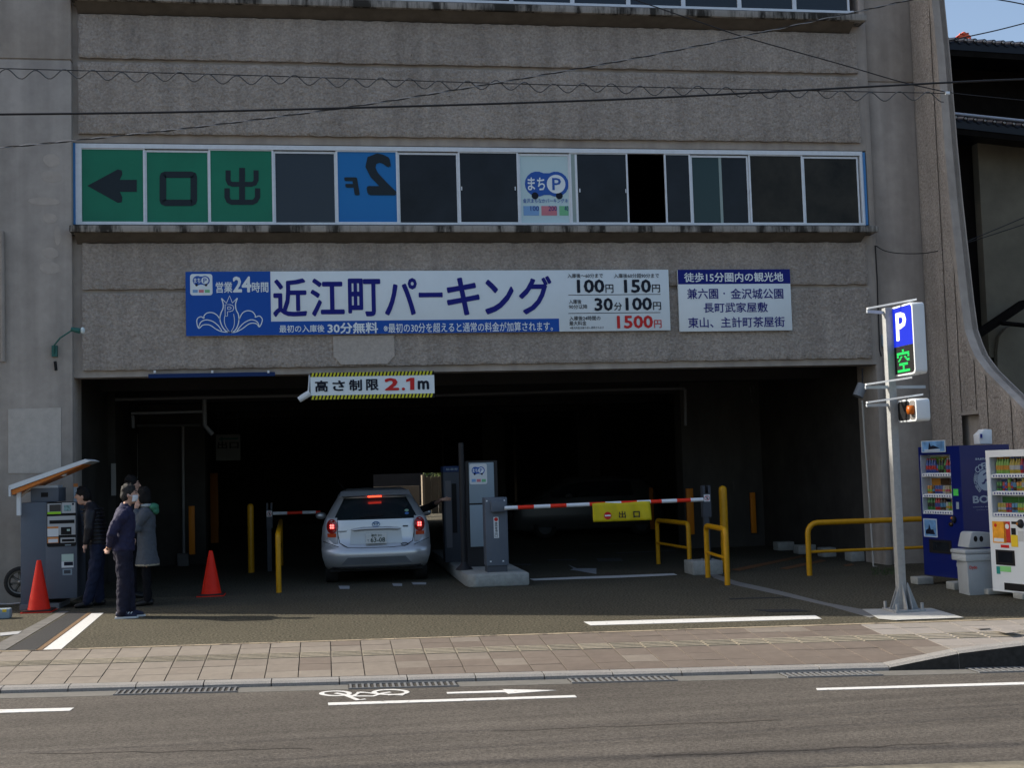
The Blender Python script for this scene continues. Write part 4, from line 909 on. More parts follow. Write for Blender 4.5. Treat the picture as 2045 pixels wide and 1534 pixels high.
# boxes: centre of face found from its pixel outline
def sbox(pxl, pxr, pyt, pyb, name, wdt, thk, rr):
    bY = pY-.25; zt3 = FZ((pxl+pxr)/2, pyt, bY); zb3 = FZ((pxl+pxr)/2, pyb, bY); cx = FX((pxl+pxr)/2, (pyt+pyb)/2, bY)
    o_ = Vector((cx, bY, 0))-fu*wdt/2; o_.z = zb3; hh_ = zt3-zb3
    pl = Plane(o_, fu, (0, 0, 1)); pts = []
    for cxx, cyy, a0 in ((wdt-rr, hh_-rr, 0), (rr, hh_-rr, 90), (rr, rr, 180), (wdt-rr, rr, 270)):
        for k in range(6): a = R(a0+k*18); pts.append((cxx+rr*math.cos(a), cyy+rr*math.sin(a)))
    MB().prism([pl.p(a, b, 0) for a, b in pts], pl.n*(-thk)).build(name, M_wht, ps, bevel=.006)
    return pl, wdt, hh_
# plane normal must face the viewer: u x v
pl, wd_, hh_ = sbox(1779.5, 1826, 609, 750, 'sign_box', .54, .145, .05)
i = .022
def rrect(pl, u0, v0, u1, v1, r, m, name, d, corners='tblr'):
    pts = []
    for cx, cy, a0, on in ((u1-r, v1-r, 0, 't' in corners), (u0+r, v1-r, 90, 't' in corners), (u0+r, v0+r, 180, 'b' in corners), (u1-r, v0+r, 270, 'b' in corners)):
        if on:
            for k in range(6): a = R(a0+k*18); pts.append((cx+r*math.cos(a), cy+r*math.sin(a)))
        else: pts.append({0: (u1, v1), 90: (u0, v1), 180: (u0, v0), 270: (u1, v0)}[a0])
    return poly(pl, pts, m, ps, name, d, .002)
M_lb = glow('lit_blue_panel', (.012, .035, .72), .62); M_lw = glow('lit_white_panel', (1, 1, 1), 1.0); M_led = glow('green_led', (.02, .9, .16), .85); 
sp_ = hh_*.42
rrect(pl, i, sp_, wd_-i, hh_-i, .045, M_lb, 'lit_panel', .003, 't'); rrect(pl, i, i, wd_-i, sp_-.002, .045, M_black, 'display_panel', .003, 'b')
text(pl, 'P', wd_*.24, hh_*.50, wd_*.72, hh_*.90, M_lw, ps, bold=.035, d=.006)
# LED glyph 空 as rows of dashes, each row one strip, kept as real raised dots
GL = ["......##......", "......##......", "##############", "##############", "##..........##", "##..##..##..##", "...##....##...", "..##......####", ".##........###", "..............", "..##########..", "..##########..", "......##......", "......##......", "......##......", "##############", "##############"]
lm = MB(); gx0, gx1, gy0, gy1 = wd_*.22, wd_*.78, hh_*.05, hh_*.37
for r_, ln in enumerate(GL):
    for c_, ch in enumerate(ln):
        if ch == '#':
            u_ = gx0+(gx1-gx0)*(c_+.08)/14; v_ = gy1-(gy1-gy0)*(r_+.85)/17; du, dv = (gx1-gx0)/14*.86, (gy1-gy0)/17*.62
            lm.prism([pl.p(u_, v_, .004), pl.p(u_+du, v_, .004), pl.p(u_+du, v_+dv, .004), pl.p(u_, v_+dv, .004)], pl.n*.002)
tag(lm.build('display_lettering', M_led, ps), kind='stuff')
pl2, w2_, h2_ = sbox(1789, 1833, 798, 843, 'lamp_box', .46, .165, .045)
rrect(pl2, .02, .02, w2_*.66, h2_-.02, .035, M_black, 'dark_panel', .003, 'tb'); rrect(pl2, w2_*.66+.001, .02, w2_-.02, h2_-.02, .035, mat('reflector_grey', (.30, .29, .28), .3, .4), 'reflector_panel', .003, 'tb')
c = pl2.p(w2_*.82, h2_*.5, .02); MB().lathe(c, [(.0, -.05), (.045, -.045), (.055, .0), (.045, .05), (.0, .055)], 14).build('beacon_lamp', mat('amber_lens', (.38, .09, .006), .3), ps)
# flat steel visor frames above and below the boxes
for (ax, ay), (bx_, by_), (cx_, cy_) in (((1732, 616), (1829, 598), (1776, 623)), ((1729, 768), (1820, 754), (1846, 770)), ((1731, 804), (1842, 788), (1786, 806))):
    A_, B_, C_ = fp(ax, ay, pY-.05), fp(bx_, by_, pY-.35), fp(cx_, cy_, pY+.03); A2 = fp(ax-6, ay+6, pY-.05)
    MB().obox(A_-Vector((0, .02, .010)), B_-A_, (0, .04, 0), (0, 0, .020)).build('visor_frame', M_wht, ps)  # white colour stands in for sunlight on the steel bar
    MB().obox(A_-Vector((.0, .0, .050)), Vector((C_.x-A_.x, .05, C_.z-A_.z+.015)), (0, .03, 0), (0, 0, .035)).build('visor_frame', mat('acrylic_visor', (.42, .46, .50), .2), ps)
# overhead wires -------------------------------------------------------------
def wire(name, pts, Y, r, lab, m=M_wire, k=6, dY=0., back=14):
    P = smoothline([fp(x, y, Y+dY*i) for i, (x, y) in enumerate(pts)], k)
    a, b = P[0], P[-1]; P = [a+(a-P[1]).normalized()*back]+P+[b+(b-P[-2]).normalized()*(14 if pts[-1][0] >= 2045 else .01)]
    o = MB().tube(P, r, 6).build(name, m); tag(o, lab, 'cable', 'overhead cables'); return P
WYD = 12.6
wire('messenger_wire', [(0, 136), (500, 150), (1000, 166), (1450, 177), (1895, 186)], WYD, .005, 'thin straight wire carrying the wavy cable across the facade')
wav = []
q = -30.; i = 0
while q < 1890:
    base = 136+(q/1895)*50
    ph = (q+30)/57.5*2*math.pi
    wav.append(fp(q, base+9+9*math.sin(ph)+(2*math.sin(q*.03)), WYD-.01+.02*math.cos(ph))); q += 57.5/10
o = MB().tube(wav, .0065, 6).build('wavy_cable', mat('spiral_grey', (.10, .10, .10), .3, .5)); tag(o, 'wavy cable looping under the thin wire across the facade', 'cable', 'overhead cables')
wire('thick_cable', [(0, 228), (330, 224), (700, 215), (1040, 205), (1345, 193), (1900, 164), (2045, 158)], WYD-.6, .011, 'thick black cable crossing the upper facade')
def twisted(pts, Y, lab):
    P = smoothline([fp(x, y, Y) for x, y in pts], 14); o = thing('twisted_cable', lab, 'cable', 'overhead cables', tuple(P[0]))
    P = [P[0]+(P[0]-P[1]).normalized()*8]+P+[P[-1]+(P[-1]-P[-2]).normalized()*8]; L = [0]
    for a, b in zip(P, P[1:]): L.append(L[-1]+(b-a).length)
    def at_(s):
        for i_ in range(len(L)-1):
            if L[i_+1] >= s: return P[i_].lerp(P[i_+1], (s-L[i_])/(L[i_+1]-L[i_]))
        return P[-1]
    n = int(L[-1]/.05)
    for st_, m_ in ((0, M_wire), (math.pi, M_wire2)):
        MB().tube([at_(k*L[-1]/n)+Vector((0, math.cos(k*.95+st_), math.sin(k*.95+st_)))*.006 for k in range(n+1)], .0055, 5).build('strand', m_, o)
twisted([(10, 294), (144, 281), (397, 253), (700, 213), (917, 178), (1136, 140), (1350, 100), (1619, 43), (1814, 0)], WYD-.3, 'twisted two-strand cable rising diagonally across the facade')
wire('thin_cable', [(1300, 10), (1396, 43), (1492, 75), (1687, 130), (1800, 163), (1893, 184)], WYD, .006, 'thin dark cable falling to the right towards the buttress')
o = thing('cable_clamp', 'small bright metal clamp where the wires end at the buttress', 'clamp', 'cable', tuple(fp(1893, 184, WYD))); del o['group']
c = fp(1893, 185, WYD); MB().box(c.x-.03, c.x+.02, c.y-.01, c.y+.01, c.z-.02, c.z+.015).build('clamp_body', M_alu, o, bevel=.004); MB().tube([c+Vector((-.08, 0, .03)), c], .008, 6).build('clamp_rod', M_wire2, o)
wire('tail_cable', [(1895, 184), (1935, 189), (2045, 200)], WYD, .004, 'faint cable running on from the clamp to the right', back=.01)
for dy, lb in ((0, 'upper'), (14, 'lower')):
    P = smoothline([fp(x, y, D-.1-.1*i) for i, (x, y) in enumerate(((1750, 491), (1768, 501), (1800, 506), (1850, 505), (1900, 494), (1960, 470+dy*.4), (2045, 434+dy)))], 6)
    P.append(P[-1]+(P[-1]-P[-2])*20)
    o = MB().tube(P, .008, 6).build('sagging_cable', M_wire); tag(o, '%s of two sagging cables running right from the wall corner' % lb, 'cable', 'overhead cables')
wire('roof_cable', [(1935, 72), (1990, 60), (2045, 46)], 22, .012, 'cable rising over the tiled roof against the sky')
wire('sky_cable', [(1990, -2), (2020, 3), (2045, 8)], 15, .008, 'cable crossing the top right corner of the sky')
# more street cables out of the frame above, whose soft shadows lie along the road
for k, (yy, zz, sl_) in enumerate(((13.3, 9.6, -.135), (13.7, 9.7, -.14), (14.0, 9.3, -.13), (12.3, 9.9, -.135), (13.2, 10.6, -.14))):
    o = MB().tube([(-45, yy-sl_*34, zz+.9), (-28, yy-sl_*17, zz+.25), (-11, yy, zz), (12, yy+sl_*23, zz+.3), (40, yy+sl_*51, zz+.9)], .035, 6).build('street_cable', M_wire); tag(o, '%s high street cable strung along the road above the pavement' % ('first', 'second', 'third', 'fourth', 'fifth')[k], 'cable', 'high cables above the pavement')
# ================================================================ VENDING MACHINES
def onp(pl, px, py):
    d = ray(px, py); t = (pl.o-C0).dot(pl.n)/d.dot(pl.n); q = C0+d*t-pl.o; return q.dot(pl.u), q.dot(pl.v)
def bottle_mb(r, h, cap=True):
    return [(r*.9, 0), (r, .01), (r, h*.62), (r*.45, h*.82), (r*.42, h*.9)], [(r*.46, h*.9), (r*.46, h)]
drink_cols = [(.30,.02,.02), (.04,.16,.04), (.30,.24,.03), (.03,.06,.22), (.36,.16,.02), (.30,.32,.34), (.06,.035,.02), (.14,.28,.05), (.30,.05,.08), (.06,.18,.30), (.02,.02,.02), (.30,.25,.17)]
DM = [mat('drink_colour_%d' % k, c, .3, coat=.3) for k, c in enumerate(drink_cols)]
DMESH = {}
def drink(p, kind, k, parent):
    key = (kind, k)
    if key not in DMESH:
        mb = MB(); mb.cur = 0
        if kind == 'bottle':
            mb.lathe((0, 0, 0), [(.026, 0), (.030, .01), (.030, .12), (.014, .165), (.013, .18)], 10); mb.cur = 1
            mb.lathe((0, 0, .18), [(.015, 0), (.015, .022), (0, .022)], 8)
            mb.cur = 2; mb.lathe((0, 0, .045), [(.031, 0), (.031, .055)], 10)
        else:
            mb.lathe((0, 0, 0), [(.024, 0), (.027, .008), (.027, .10), (.022, .112), (0, .112)], 10); mb.cur = 1; mb.lathe((0, 0, .112), [(.020, 0), (.020, .003), (0, .003)], 8)
            mb.cur = 2; mb.lathe((0, 0, .03), [(.0275, 0), (.0275, .03)], 10)
        o = mb.build('tmp', [DM[k], DM[(k*5+5) % 12] if kind == 'bottle' else M_galv, DM[(k*7+3) % 12]]); DMESH[key] = o.data; bpy.data.objects.remove(o)
    o = bpy.data.objects.new(kind, DMESH[key]); put(o, parent); o.location = Vector(p)-off(parent); return o
def vending(farb, nearb, z0, z1, depth, body, lab, win, shelves, ndr, seedv, open_frame=M_vshade):
    A, Bq = Vector((farb[0], farb[1], 0)), Vector((nearb[0], nearb[1], 0)); A.z = Bq.z = z0
    pl = Plane(A, Bq-A); wd = (Bq-A).length; h = z1-z0; o = thing('vending_machine', lab, 'vending machine', 'drinks vending machines', tuple(A))
    rnd = random.Random(seedv); dp = .16
    wx0, wx1, wz0, wz1 = win
    def blk(u0, u1, v0, v1, d0, d1, mb=None): return (mb or MB()).obox(pl.p(u0, v0, -d1), pl.u*(u1-u0), -pl.n*-(d1-d0) if False else pl.n*(d1-d0), pl.v*(v1-v0))
    bd = MB()
    blk(0, wd, 0, h, dp, depth, bd)
    blk(0, wx0, 0, h, 0, dp, bd); blk(wx1, wd, 0, h, 0, dp, bd); blk(wx0, wx1, wz1, h, 0, dp, bd); blk(wx0, wx1, 0, wz0, 0, dp, bd)
    bd.build('cabinet', body, o)
    MB().add([pl.p(wx0+.002, wz0+.002, -dp+.004), pl.p(wx1-.002, wz0+.002, -dp+.004), pl.p(wx1-.002, wz1-.002, -dp+.004), pl.p(wx0+.002, wz1-.002, -dp+.004)], [(0, 1, 2, 3)]).build('display_back', open_frame, o)
    for s_ in (wx0+.001, wx1-.009): blk(s_, s_+.008, wz0, wz1, .004, dp-.002).build('display_side', open_frame, o)
    n = ndr
    for j, vz in enumerate(shelves):
        blk(wx0+.01, wx1-.01, vz-.025, vz+.018, .012, .05).build('button_strip', M_wht, o)
        bt = MB()
        for i in range(n):
            u_ = wx0+.03+(wx1-wx0-.06)*(i+.5)/n
            q = pl.p(u_, vz-.004, -.011); P_ = [q+pl.u*.012*math.cos(t*math.pi/4)+pl.v*.012*math.sin(t*math.pi/4) for t in range(8)]; bt.prism(P_, pl.n*.003)
        tag(bt.build('select_button', M_navy, o), kind='stuff')
        blk(wx0+.01, wx1-.01, vz+.018, vz+.026, .05, dp-.002).build('shelf', M_vshade, o)
        kk = rnd.randrange(12); kind = 'bottle' if j == 0 or rnd.random() < .35 else 'drink_can'
        for i in range(n):
            if rnd.random() < .58: kk = rnd.randrange(12); kind = 'bottle' if (j == 0 and rnd.random() < .85) or rnd.random() < .4 else 'drink_can'
            u_ = wx0+.03+(wx1-wx0-.06)*(i+.5)/n; drink(pl.p(u_, vz+.027, -.085-rnd.random()*.012), kind, kk, o)
        for i in range(3):
            u0_ = wx0+.03+(wx1-wx0-.06)*i/3; c = rnd.randrange(12); top_ = (shelves[j-1]-.03 if j else wz1-.01)
            q0 = pl.p(u0_, vz+.03, -dp+.008); P_ = [pl.p(u0_, vz+.05, -dp+.007), pl.p(u0_+(wx1-wx0-.07)/3, vz+.05, -dp+.007), pl.p(u0_+(wx1-wx0-.07)/3, top_-.02, -dp+.007), pl.p(u0_, top_-.02, -dp+.007)]
            MB().add(P_, [(0, 1, 2, 3)]).build('back_card', DM[c], o)
    gl_ = MB().add([pl.p(wx0+.001, wz0+.001, -.004), pl.p(wx1-.001, wz0+.001, -.004), pl.p(wx1-.001, wz1-.001, -.004), pl.p(wx0+.001, wz1-.001, -.004)], [(0, 1, 2, 3)]).build('display_glass', M_clear, o)
    return o, pl, wd, h, blk
M_clear = mat('clear_glass', (1, 1, 1), .03)
_n = M_clear.node_tree.nodes; _l = M_clear.node_tree.links; _t = _n.new('ShaderNodeBsdfTransparent'); _g = _n.new('ShaderNodeBsdfGlossy'); _g.inputs['Roughness'].default_value = .03; _m = _n.new('ShaderNodeMixShader'); _m.inputs[0].default_value = .06
_l.new(_t.outputs[0], _m.inputs[1]); _l.new(_g.outputs[0], _m.inputs[2]); _l.new(_m.outputs[0], _n['Material Output'].inputs[0])
NB = fp(1930, 1158, 15.6); FB = fp(1846.7, 1152, 16.5); vz0 = NB.z; vz1 = FZ(1916, 890, 15.6)
plq = Plane((FB.x, FB.y, vz0), (NB.x-FB.x, NB.y-FB.y, 0))
def fr(x, y): return onp(plq, 1700+x/3.409, 850+y/3.409)
w0 = fr(460, 202); w1 = fr(682, 190); w2 = fr(490, 598); s1, s2, s3 = fr(480, 337)[1], fr(485, 477)[1], fr(492, 588)[1]
vb, pl, wdv, hv, blk = vending((FB.x, FB.y), (NB.x, NB.y), vz0, vz1, .80, M_vblue, 'dark blue drinks vending machine standing behind the sign pole', (max(w0[0], .03), min(w1[0], .70), s3-.03, w0[1]), [s1, s2, s3], 11, 3)
def vr(pl, par, x0, y0, x1, y1, m, nm, d=.004, F=None):
    a = onp(pl, 1700+x0/3.409, 850+y1/3.409); b = onp(pl, 1700+x1/3.409, 850+y0/3.409); return rect(pl, a[0], a[1], b[0], b[1], m, par, nm, d), a, b
M_sky_p = mat('poster_sky', (.12, .26, .48), .4, var=.5, scale=6); M_pal = mat('poster_pale', (.42, .50, .58), .4)
def poster(x0, y0, x1, y1):
    vr(pl, vb, x0, y0, x1, y1, M_pal, 'poster', .004); o_, a, b = vr(pl, vb, x0+7, y0+7, x1-6, y1-6, M_sky_p, 'poster_picture', .006)
    uw, vh = b[0]-a[0], b[1]-a[1]
    poly(pl, [(a[0]+uw*p, a[1]+vh*q) for p, q in ((.1, .12), (.9, .12), (.75, .42), (.55, .40), (.42, .75), (.34, .45), (.12, .35))], M_ink, vb, 'poster_figure', .008)
poster(497, 637, 583, 757)
tb = poster_top = None
o_, a, b = vr(pl, vb, 487, 98, 647, 186, M_pal, 'top_poster', .02); o_, a, b = vr(pl, vb, 494, 104, 641, 180, M_sky_p, 'poster_picture', .023)
uw, vh = b[0]-a[0], b[1]-a[1]; poly(pl, [(a[0]+uw*p, a[1]+vh*q) for p, q in ((.28, .2), (.8, .3), (.62, .5), (.5, .6), (.4, .5), (.33, .95), (.3, .5))], M_ink, vb, 'poster_figure', .025)
rect(pl, a[0]+uw*.1, a[1]+vh*.05, a[0]+uw*.8, a[1]+vh*.22, M_pal, vb, 'poster_caption', .025)
vr(pl, vb, 535, 785, 682, 865, M_black, 'pick_up_flap'); vr(pl, vb, 560, 800, 665, 850, M_glass, 'flap_window', .006)
vr(pl, vb, 697, 433, 729, 478, mat('sticker_green', (.08, .55, .10), .4), 'sticker'); vr(pl, vb, 718, 522, 733, 570, M_lgray, 'bill_slot'); vr(pl, vb, 720, 940, 754, 962, M_wht, 'label'); vr(pl, vb, 735, 992, 752, 1004, M_wht, 'label'); vr(pl, vb, 738, 866, 565, 878, M_wht, 'label') if False else None
c = onp(pl, 1700+706/3.409, 850+640/3.409)
MB().ell(pl.p(c[0], c[1], .02), .035, .035, .05).build('coin_knob', M_plast, vb); MB().ell(pl.p(c[0]-.09, c[1]-.07, .0), .03, .05, .03).build('coin_guard', mat('coin_dark', (.06, .04, .02), .3, .6), vb); MB().ell(pl.p(c[0], c[1]+.02, .05), .018, .012, .018).build('coin_lamp', mat('amber_part', (.6, .2, .02), .3), vb)
c = onp(pl, 1700+736/3.409, 850+882/3.409); MB().ell(pl.p(c[0], c[1], .0), .03, .03, .045).build('coin_return', mat('amber_part', (.6, .2, .02)), vb)
# printed side of the blue machine
side_o = Vector((NB.x, NB.y, vz0)); P2s = Plane(side_o, -pl.n)
def fs(x, y): return onp(P2s, 1700+x/3.409, 850+y/3.409)
def stx(b, x0, y0, x1, y1, m=M_lgrayT if False else None, bold=.02):
    a = fs(x0, y1); q = fs(x1, y0); text(P2s, b, a[0], a[1], q[0], q[1], m or M_pale_print, vb, bold=bold, d=.003, res=3)
M_pale_print = mat('pale_print', (.36, .41, .48), .4)
M_lgrayT = M_pale_print
cc = fs(918, 372); rr_ = fs(918, 300)[1]-cc[1]
stx('suntory', 843, 216, 990, 241, bold=.04)
disc(P2s, cc[0], cc[1], rr_, M_pale_print, vb, 'printed_disc', .002, 32)
poly(P2s, [(cc[0]+rr_*p, cc[1]+rr_*q) for p, q in ((-.55, -.25), (-.45, -.38), (-.2, -.35), (-.05, -.1), (.1, -.1), (.1, .1), (-.15, .12), (-.25, -.12), (-.4, -.22))], M_vblue, vb, 'printed_stroke', .0045)
poly(P2s, [(cc[0]+rr_*p, cc[1]+rr_*q) for p, q in ((-.35, .55), (.0, .75), (.4, .62), (.35, .5), (.0, .6), (-.3, .42))], M_vblue, vb, 'printed_stroke', .0045)
def arct(body, a0, a1, rad, sz):
    n = len(body)
    for k, ch in enumerate(body):
        if ch == ' ': continue
        a = R(a0+(a1-a0)*(k+.5)/n); cu, cv = cc[0]+rad*math.cos(a), cc[1]+rad*math.sin(a)
        uu = P2s.u*math.sin(a)-P2s.v*math.cos(a); vv = P2s.u*math.cos(a)+P2s.v*math.sin(a)
        q = Plane(P2s.p(cu, cv), uu, vv); text(q, ch, -sz*.42, -sz*.5, sz*.42, sz*.5, M_pale_print, vb, bold=.04, d=.003)
arct('BOSS COFFEE', 232, 150, rr_*1.22, .052); arct('COFFEE', 142, 38, rr_*1.36, .088)
stx('BOSS', 828, 472, 1010, 531, bold=.05); stx('SUNTORY BOSS COFFEE', 828, 546, 1010, 560, bold=.0); stx('the boss of them all', 852, 568, 990, 579, bold=0)
# pale lamp unit on top
q = fp(1966, 886, 15.75); o = thing('alarm_unit', 'white box shaped lamp unit standing on the blue vending machine', 'lamp', loc=(q.x, q.y, vz1))
def topx(px, py): return fp(px, py, 15.75)
a, b, c_, d_ = topx(1957, 887), topx(1982, 887), topx(1981, 858), topx(1958, 860)
MB().prism([a, b, c_, topx(1966, 857), topx(1962, 862), topx(1955, 868), topx(1956, 876)], (.0, .16, 0)).build('housing', M_wht, o, bevel=.01)
MB().box(a.x-.015, a.x+.045, 15.735, 15.748, topx(1958, 877).z, topx(1958, 865).z).build('sensor_face', M_wht, o, bevel=.004); MB().box(a.x, a.x+.03, 15.728, 15.736, topx(1958, 875).z, topx(1958, 867).z).build('sensor_window', M_navy, o)
# white machine
WA = fp(1983, 1180, 14.6); wzb = WA.z; uw_ = (NB-FB); uw_.z = 0; uw_.normalize(); uw_ = Vector((.25, -.968, 0)); WE = Vector((WA.x, WA.y, 0))+uw_*1.02
plq = Plane((WA.x, WA.y, wzb), uw_); wz1 = FZ(1967.5, 900, 14.6)
v1 = fr(937, 216); v2 = fr(960, 612)
vw, pl, wdw, hw_, blk = vending((WA.x, WA.y), (WE.x, WE.y), wzb, wz1, .72, M_wht, 'white drinks vending machine at the right edge of the photo', (v1[0], .93, fr(960, 622)[1], v1[1]), [fr(945, 343)[1], fr(950, 460)[1], fr(958, 605)[1]], 18, 11)
vr(pl, vw, 968, 655, 1050, 798, mat('poster_orange', (.75, .33, .03), .4, var=.25, scale=9), 'poster'); vr(pl, vw, 1046, 655, 1080, 798, mat('poster_red', (.5, .04, .03), .4), 'poster'); vr(pl, vw, 975, 770, 1040, 790, M_wht, 'poster_caption', .006)
c = onp(pl, 1700+984/3.409, 850+680/3.409); disc(pl, c[0], c[1], .022, M_redT, vw, 'poster_mark', .007)
c = onp(pl, 1700+1063/3.409, 850+688/3.409); disc(pl, c[0], c[1], .032, M_wht, vw, 'poster_mark', .007)
vr(pl, vw, 1092, 655, 1130, 672, M_black, 'panel_mark'); vr(pl, vw, 1092, 700, 1120, 745, M_black, 'panel_mark'); vr(pl, vw, 1092, 748, 1134, 826, mat('label_yellow', (.75, .52, .03), .4), 'label'); vr(pl, vw, 1020, 815, 1075, 832, M_redT, 'label')
vr(pl, vw, 1140, 720, 1172, 790, mat('label_pale', (.5, .52, .52), .5), 'label'); vr(pl, vw, 988, 853, 1112, 948, M_black, 'pick_up_flap'); vr(pl, vw, 1005, 865, 1098, 930, M_glass, 'flap_window', .006)
vr(pl, vw, 992, 960, 1014, 1010, mat('label_teal', (.02, .25, .22), .4), 'label'); vr(pl, vw, 1015, 962, 1088, 994, mat('label_lime', (.25, .62, .22), .4), 'label'); vr(pl, vw, 1045, 1095, 1300, 1120, M_black, 'floor_grille')
c = onp(pl, 1700+1155/3.409, 850+670/3.409); MB().ell(pl.p(c[0], c[1], .0), .05, .05, .055).build('coin_knob', M_plast, vw); MB().ell(pl.p(c[0]-.01, c[1], .05), .016, .012, .016).build('coin_lamp', MATS['amber_part'], vw)
# feet
for k, (px, py, w_, Yq) in enumerate(((1842, 1163, 36, 16.3), (1916, 1180, 40, 15.45), (1995, 1193, 66, 14.75), (2044, 1203, 24, 14.1))):
    q = fp(px, py, Yq); hw2 = w_/2/2475*Yq
    o = MB().box(q.x-hw2, q.x+hw2, Yq-.1, Yq+.12, 0.005, .105 if k < 2 else .075).build('foot_block', M_cblk, bevel=.012); tag(o, ['concrete foot block under the left front of the blue vending machine', 'concrete foot block under the near corner of the blue vending machine', 'concrete foot block under the left corner of the white vending machine', 'concrete foot block at the photo edge under the white vending machine'][k], 'foot block', 'foot blocks of the vending machines')
# recycling bin with two round holes
g = gp(1955, 1196); bY = 14.75
def bx(px, py): return fp(px, py, bY)
o = thing('recycling_bin', 'pale grey recycling bin with two round holes between the vending machines', 'bin', loc=(bx(1955, 1190).x, bY, 0))
B0, B1, B2, B3 = bx(1936, 1191), bx(1985, 1193), bx(1985, 1110), bx(1930, 1110)
MB().add([B0, B1, B2, B3]+[p+Vector((.04, .34, 0)) for p in (B0, B1, B2, B3)], [(0, 1, 2, 3), (7, 6, 5, 4), (0, 4, 5, 1), (1, 5, 6, 2), (2, 6, 7, 3), (3, 7, 4, 0)]).build('bin_body', M_grb, o, bevel=.012) if False else None
M_grb = mat('bin_grey', (.34, .37, .39), .5, var=.06, scale=8)
MB().add([B0, B1, B2, B3]+[p+Vector((.04, .34, 0)) for p in (B0, B1, B2, B3)], [(0, 1, 2, 3), (7, 6, 5, 4), (0, 4, 5, 1), (1, 5, 6, 2), (2, 6, 7, 3), (3, 7, 4, 0)]).build('bin_body', M_grb, o, bevel=.012)
L0, L1 = bx(1925, 1108), bx(1986, 1100)
MB().box(L0.x, L1.x, bY-.03, bY+.36, L0.z, L0.z+.055).build('lid_rim', M_grb, o, bevel=.02)
MB().box(L0.x+.01, L1.x-.01, bY-.022, bY+.35, L0.z-.09, L0.z).build('bin_liner', mat('bin_liner', (.42, .46, .48), .25, bump=.6, bscale=30), o, bevel=.015)
hp4 = [bx(1936, 1095), bx(1984, 1093), bx(1982, 1064), bx(1946, 1063), bx(1942, 1066)]
MB().prism([p+Vector((0, .03, 0)) for p in hp4], (0, .28, 0)).build('lid_hood', M_grb, o, bevel=.02)
BPl = Plane((0, bY+.03, 0))
for px in (1950.5, 1962): c = bx(px, 1077); disc(BPl, c.x, c.z, .026, M_black, o, 'bin_hole', .004, 16, ry=.038)
a, b = bx(1936, 1139), bx(1951, 1130); text(Plane((0, bY, 0)), 'Dydo', a.x, a.z, b.x, b.z, M_redT, o, bold=.04, d=.006)

# ================================================================ LEFT: PAY MACHINE
cY = 18.35
o = thing('pay_machine', 'grey parking pay machine cabinet with panel of slots at the left pier', 'pay machine', loc=(FX(60, 1200, cY), cY, 0))
a = pbox(41, 92, 1004, 1209, cY-.06, .7); MB().box(*a).build('side_cabinet', M_cgray, o, bevel=.006)
a = pbox(39, 118, 1207, 1226, cY-.10, .75, z0=0); MB().box(*a).build('plinth', mat('plinth_grey', (.17, .18, .19), .8), o)
a = pbox(91, 154, 1004, 1196, cY-.065, .62); MB().box(*a).build('front_cabinet', M_cgray, o, bevel=.006)
a = pbox(61, 117, 975, 1003, cY+.0, .5); MB().box(*a).build('top_box', M_cgray, o, bevel=.006); a = pbox(62, 116, 970, 975, cY-.0, .3); MB().box(*a).build('paper_stack', M_pal, o)
CPl = Plane((0, cY-.066, 0)); CY = cY-.066
def cr(x0, y0, x1, y1, m, nm, d=.004, r=0.): 
    ym, xm = (y0+y1)/2, (x0+x1)/2
    return rect(CPl, FX(x0, ym, CY), FZ(xm, y1, CY), FX(x1, ym, CY), FZ(xm, y0, CY), m, o, nm, d, r)
cr(93.5, 1003, 152.5, 1092, M_black, 'panel_frame', .006, .03)
M_pan = mat('panel_pale', (.42, .44, .45), .4); M_or = mat('sticker_orange', (.62, .25, .08), .5)
cr(95, 1006, 123, 1026, M_pan, 'panel_plate', .009); cr(99, 1008, 122, 1022, mat('screen_dark', (.05, .05, .05), .2), 'screen', .011); cr(95, 1022.5, 122, 1027, mat('sticker_lime', (.30, .62, .03), .5), 'sticker', .012)
cr(124, 1004, 151, 1025, M_pan, 'panel_plate', .009); cr(128, 1009, 142, 1021, mat('screen_colour', (.18, .30, .30), .3, var=.7, scale=30), 'screen', .011); cr(144, 1005, 148, 1009, M_ink, 'button', .011)
cr(95, 1031, 151, 1069, M_pan, 'panel_plate', .009); cr(99, 1039, 149, 1046, M_black, 'coin_slot', .011); cr(95, 1052, 117, 1072, M_wht, 'sticker', .012); cr(95, 1052, 117, 1056, M_or, 'sticker_band', .014)
cr(122, 1053, 143, 1068, M_black, 'card_window', .012); cr(134, 1057, 140, 1061, mat('screen_glow', (.4, .55, .5), .3), 'screen', .014); cr(95, 1073, 117, 1085, M_or, 'sticker', .012); cr(97, 1077, 116, 1084, M_wht, 'sticker_text', .014)
cr(121, 1074, 151, 1084, M_pan, 'ticket_plate', .009); cr(124, 1077, 149, 1082, M_black, 'ticket_slot', .012); cr(130, 1088, 142, 1090, M_lgray, 'label', .008)
cr(123, 1107, 147, 1121, mat('label_mint', (.45, .58, .52), .4), 'label', .004); cr(123, 1121.5, 147, 1134, M_wht, 'label', .004); cr(128, 1122.5, 146, 1130, M_ink, 'label_print', .006); cr(125, 1137, 144, 1149, M_lgray, 'label', .004); cr(128, 1139, 141, 1146, M_dgray, 'label_print', .006)
c = pbox(82, 96, 984, 993, cY, .01); MB().box(c[0], c[1], cY-.006, cY, c[4], c[5]).build('display', M_black, o)
c = pbox(147, 156, 966, 1003, cY+.35, .02); MB().box(*c).build('notice', M_pal, o); MB().box(c[0], c[1], cY+.34, cY+.348, c[5]-.05, c[5]).build('notice_band', M_or, o)
o = thing('canopy', 'tilted white canopy with orange underside above the pay machine', 'canopy', loc=tuple(fp(40, 985, cY-.1)))
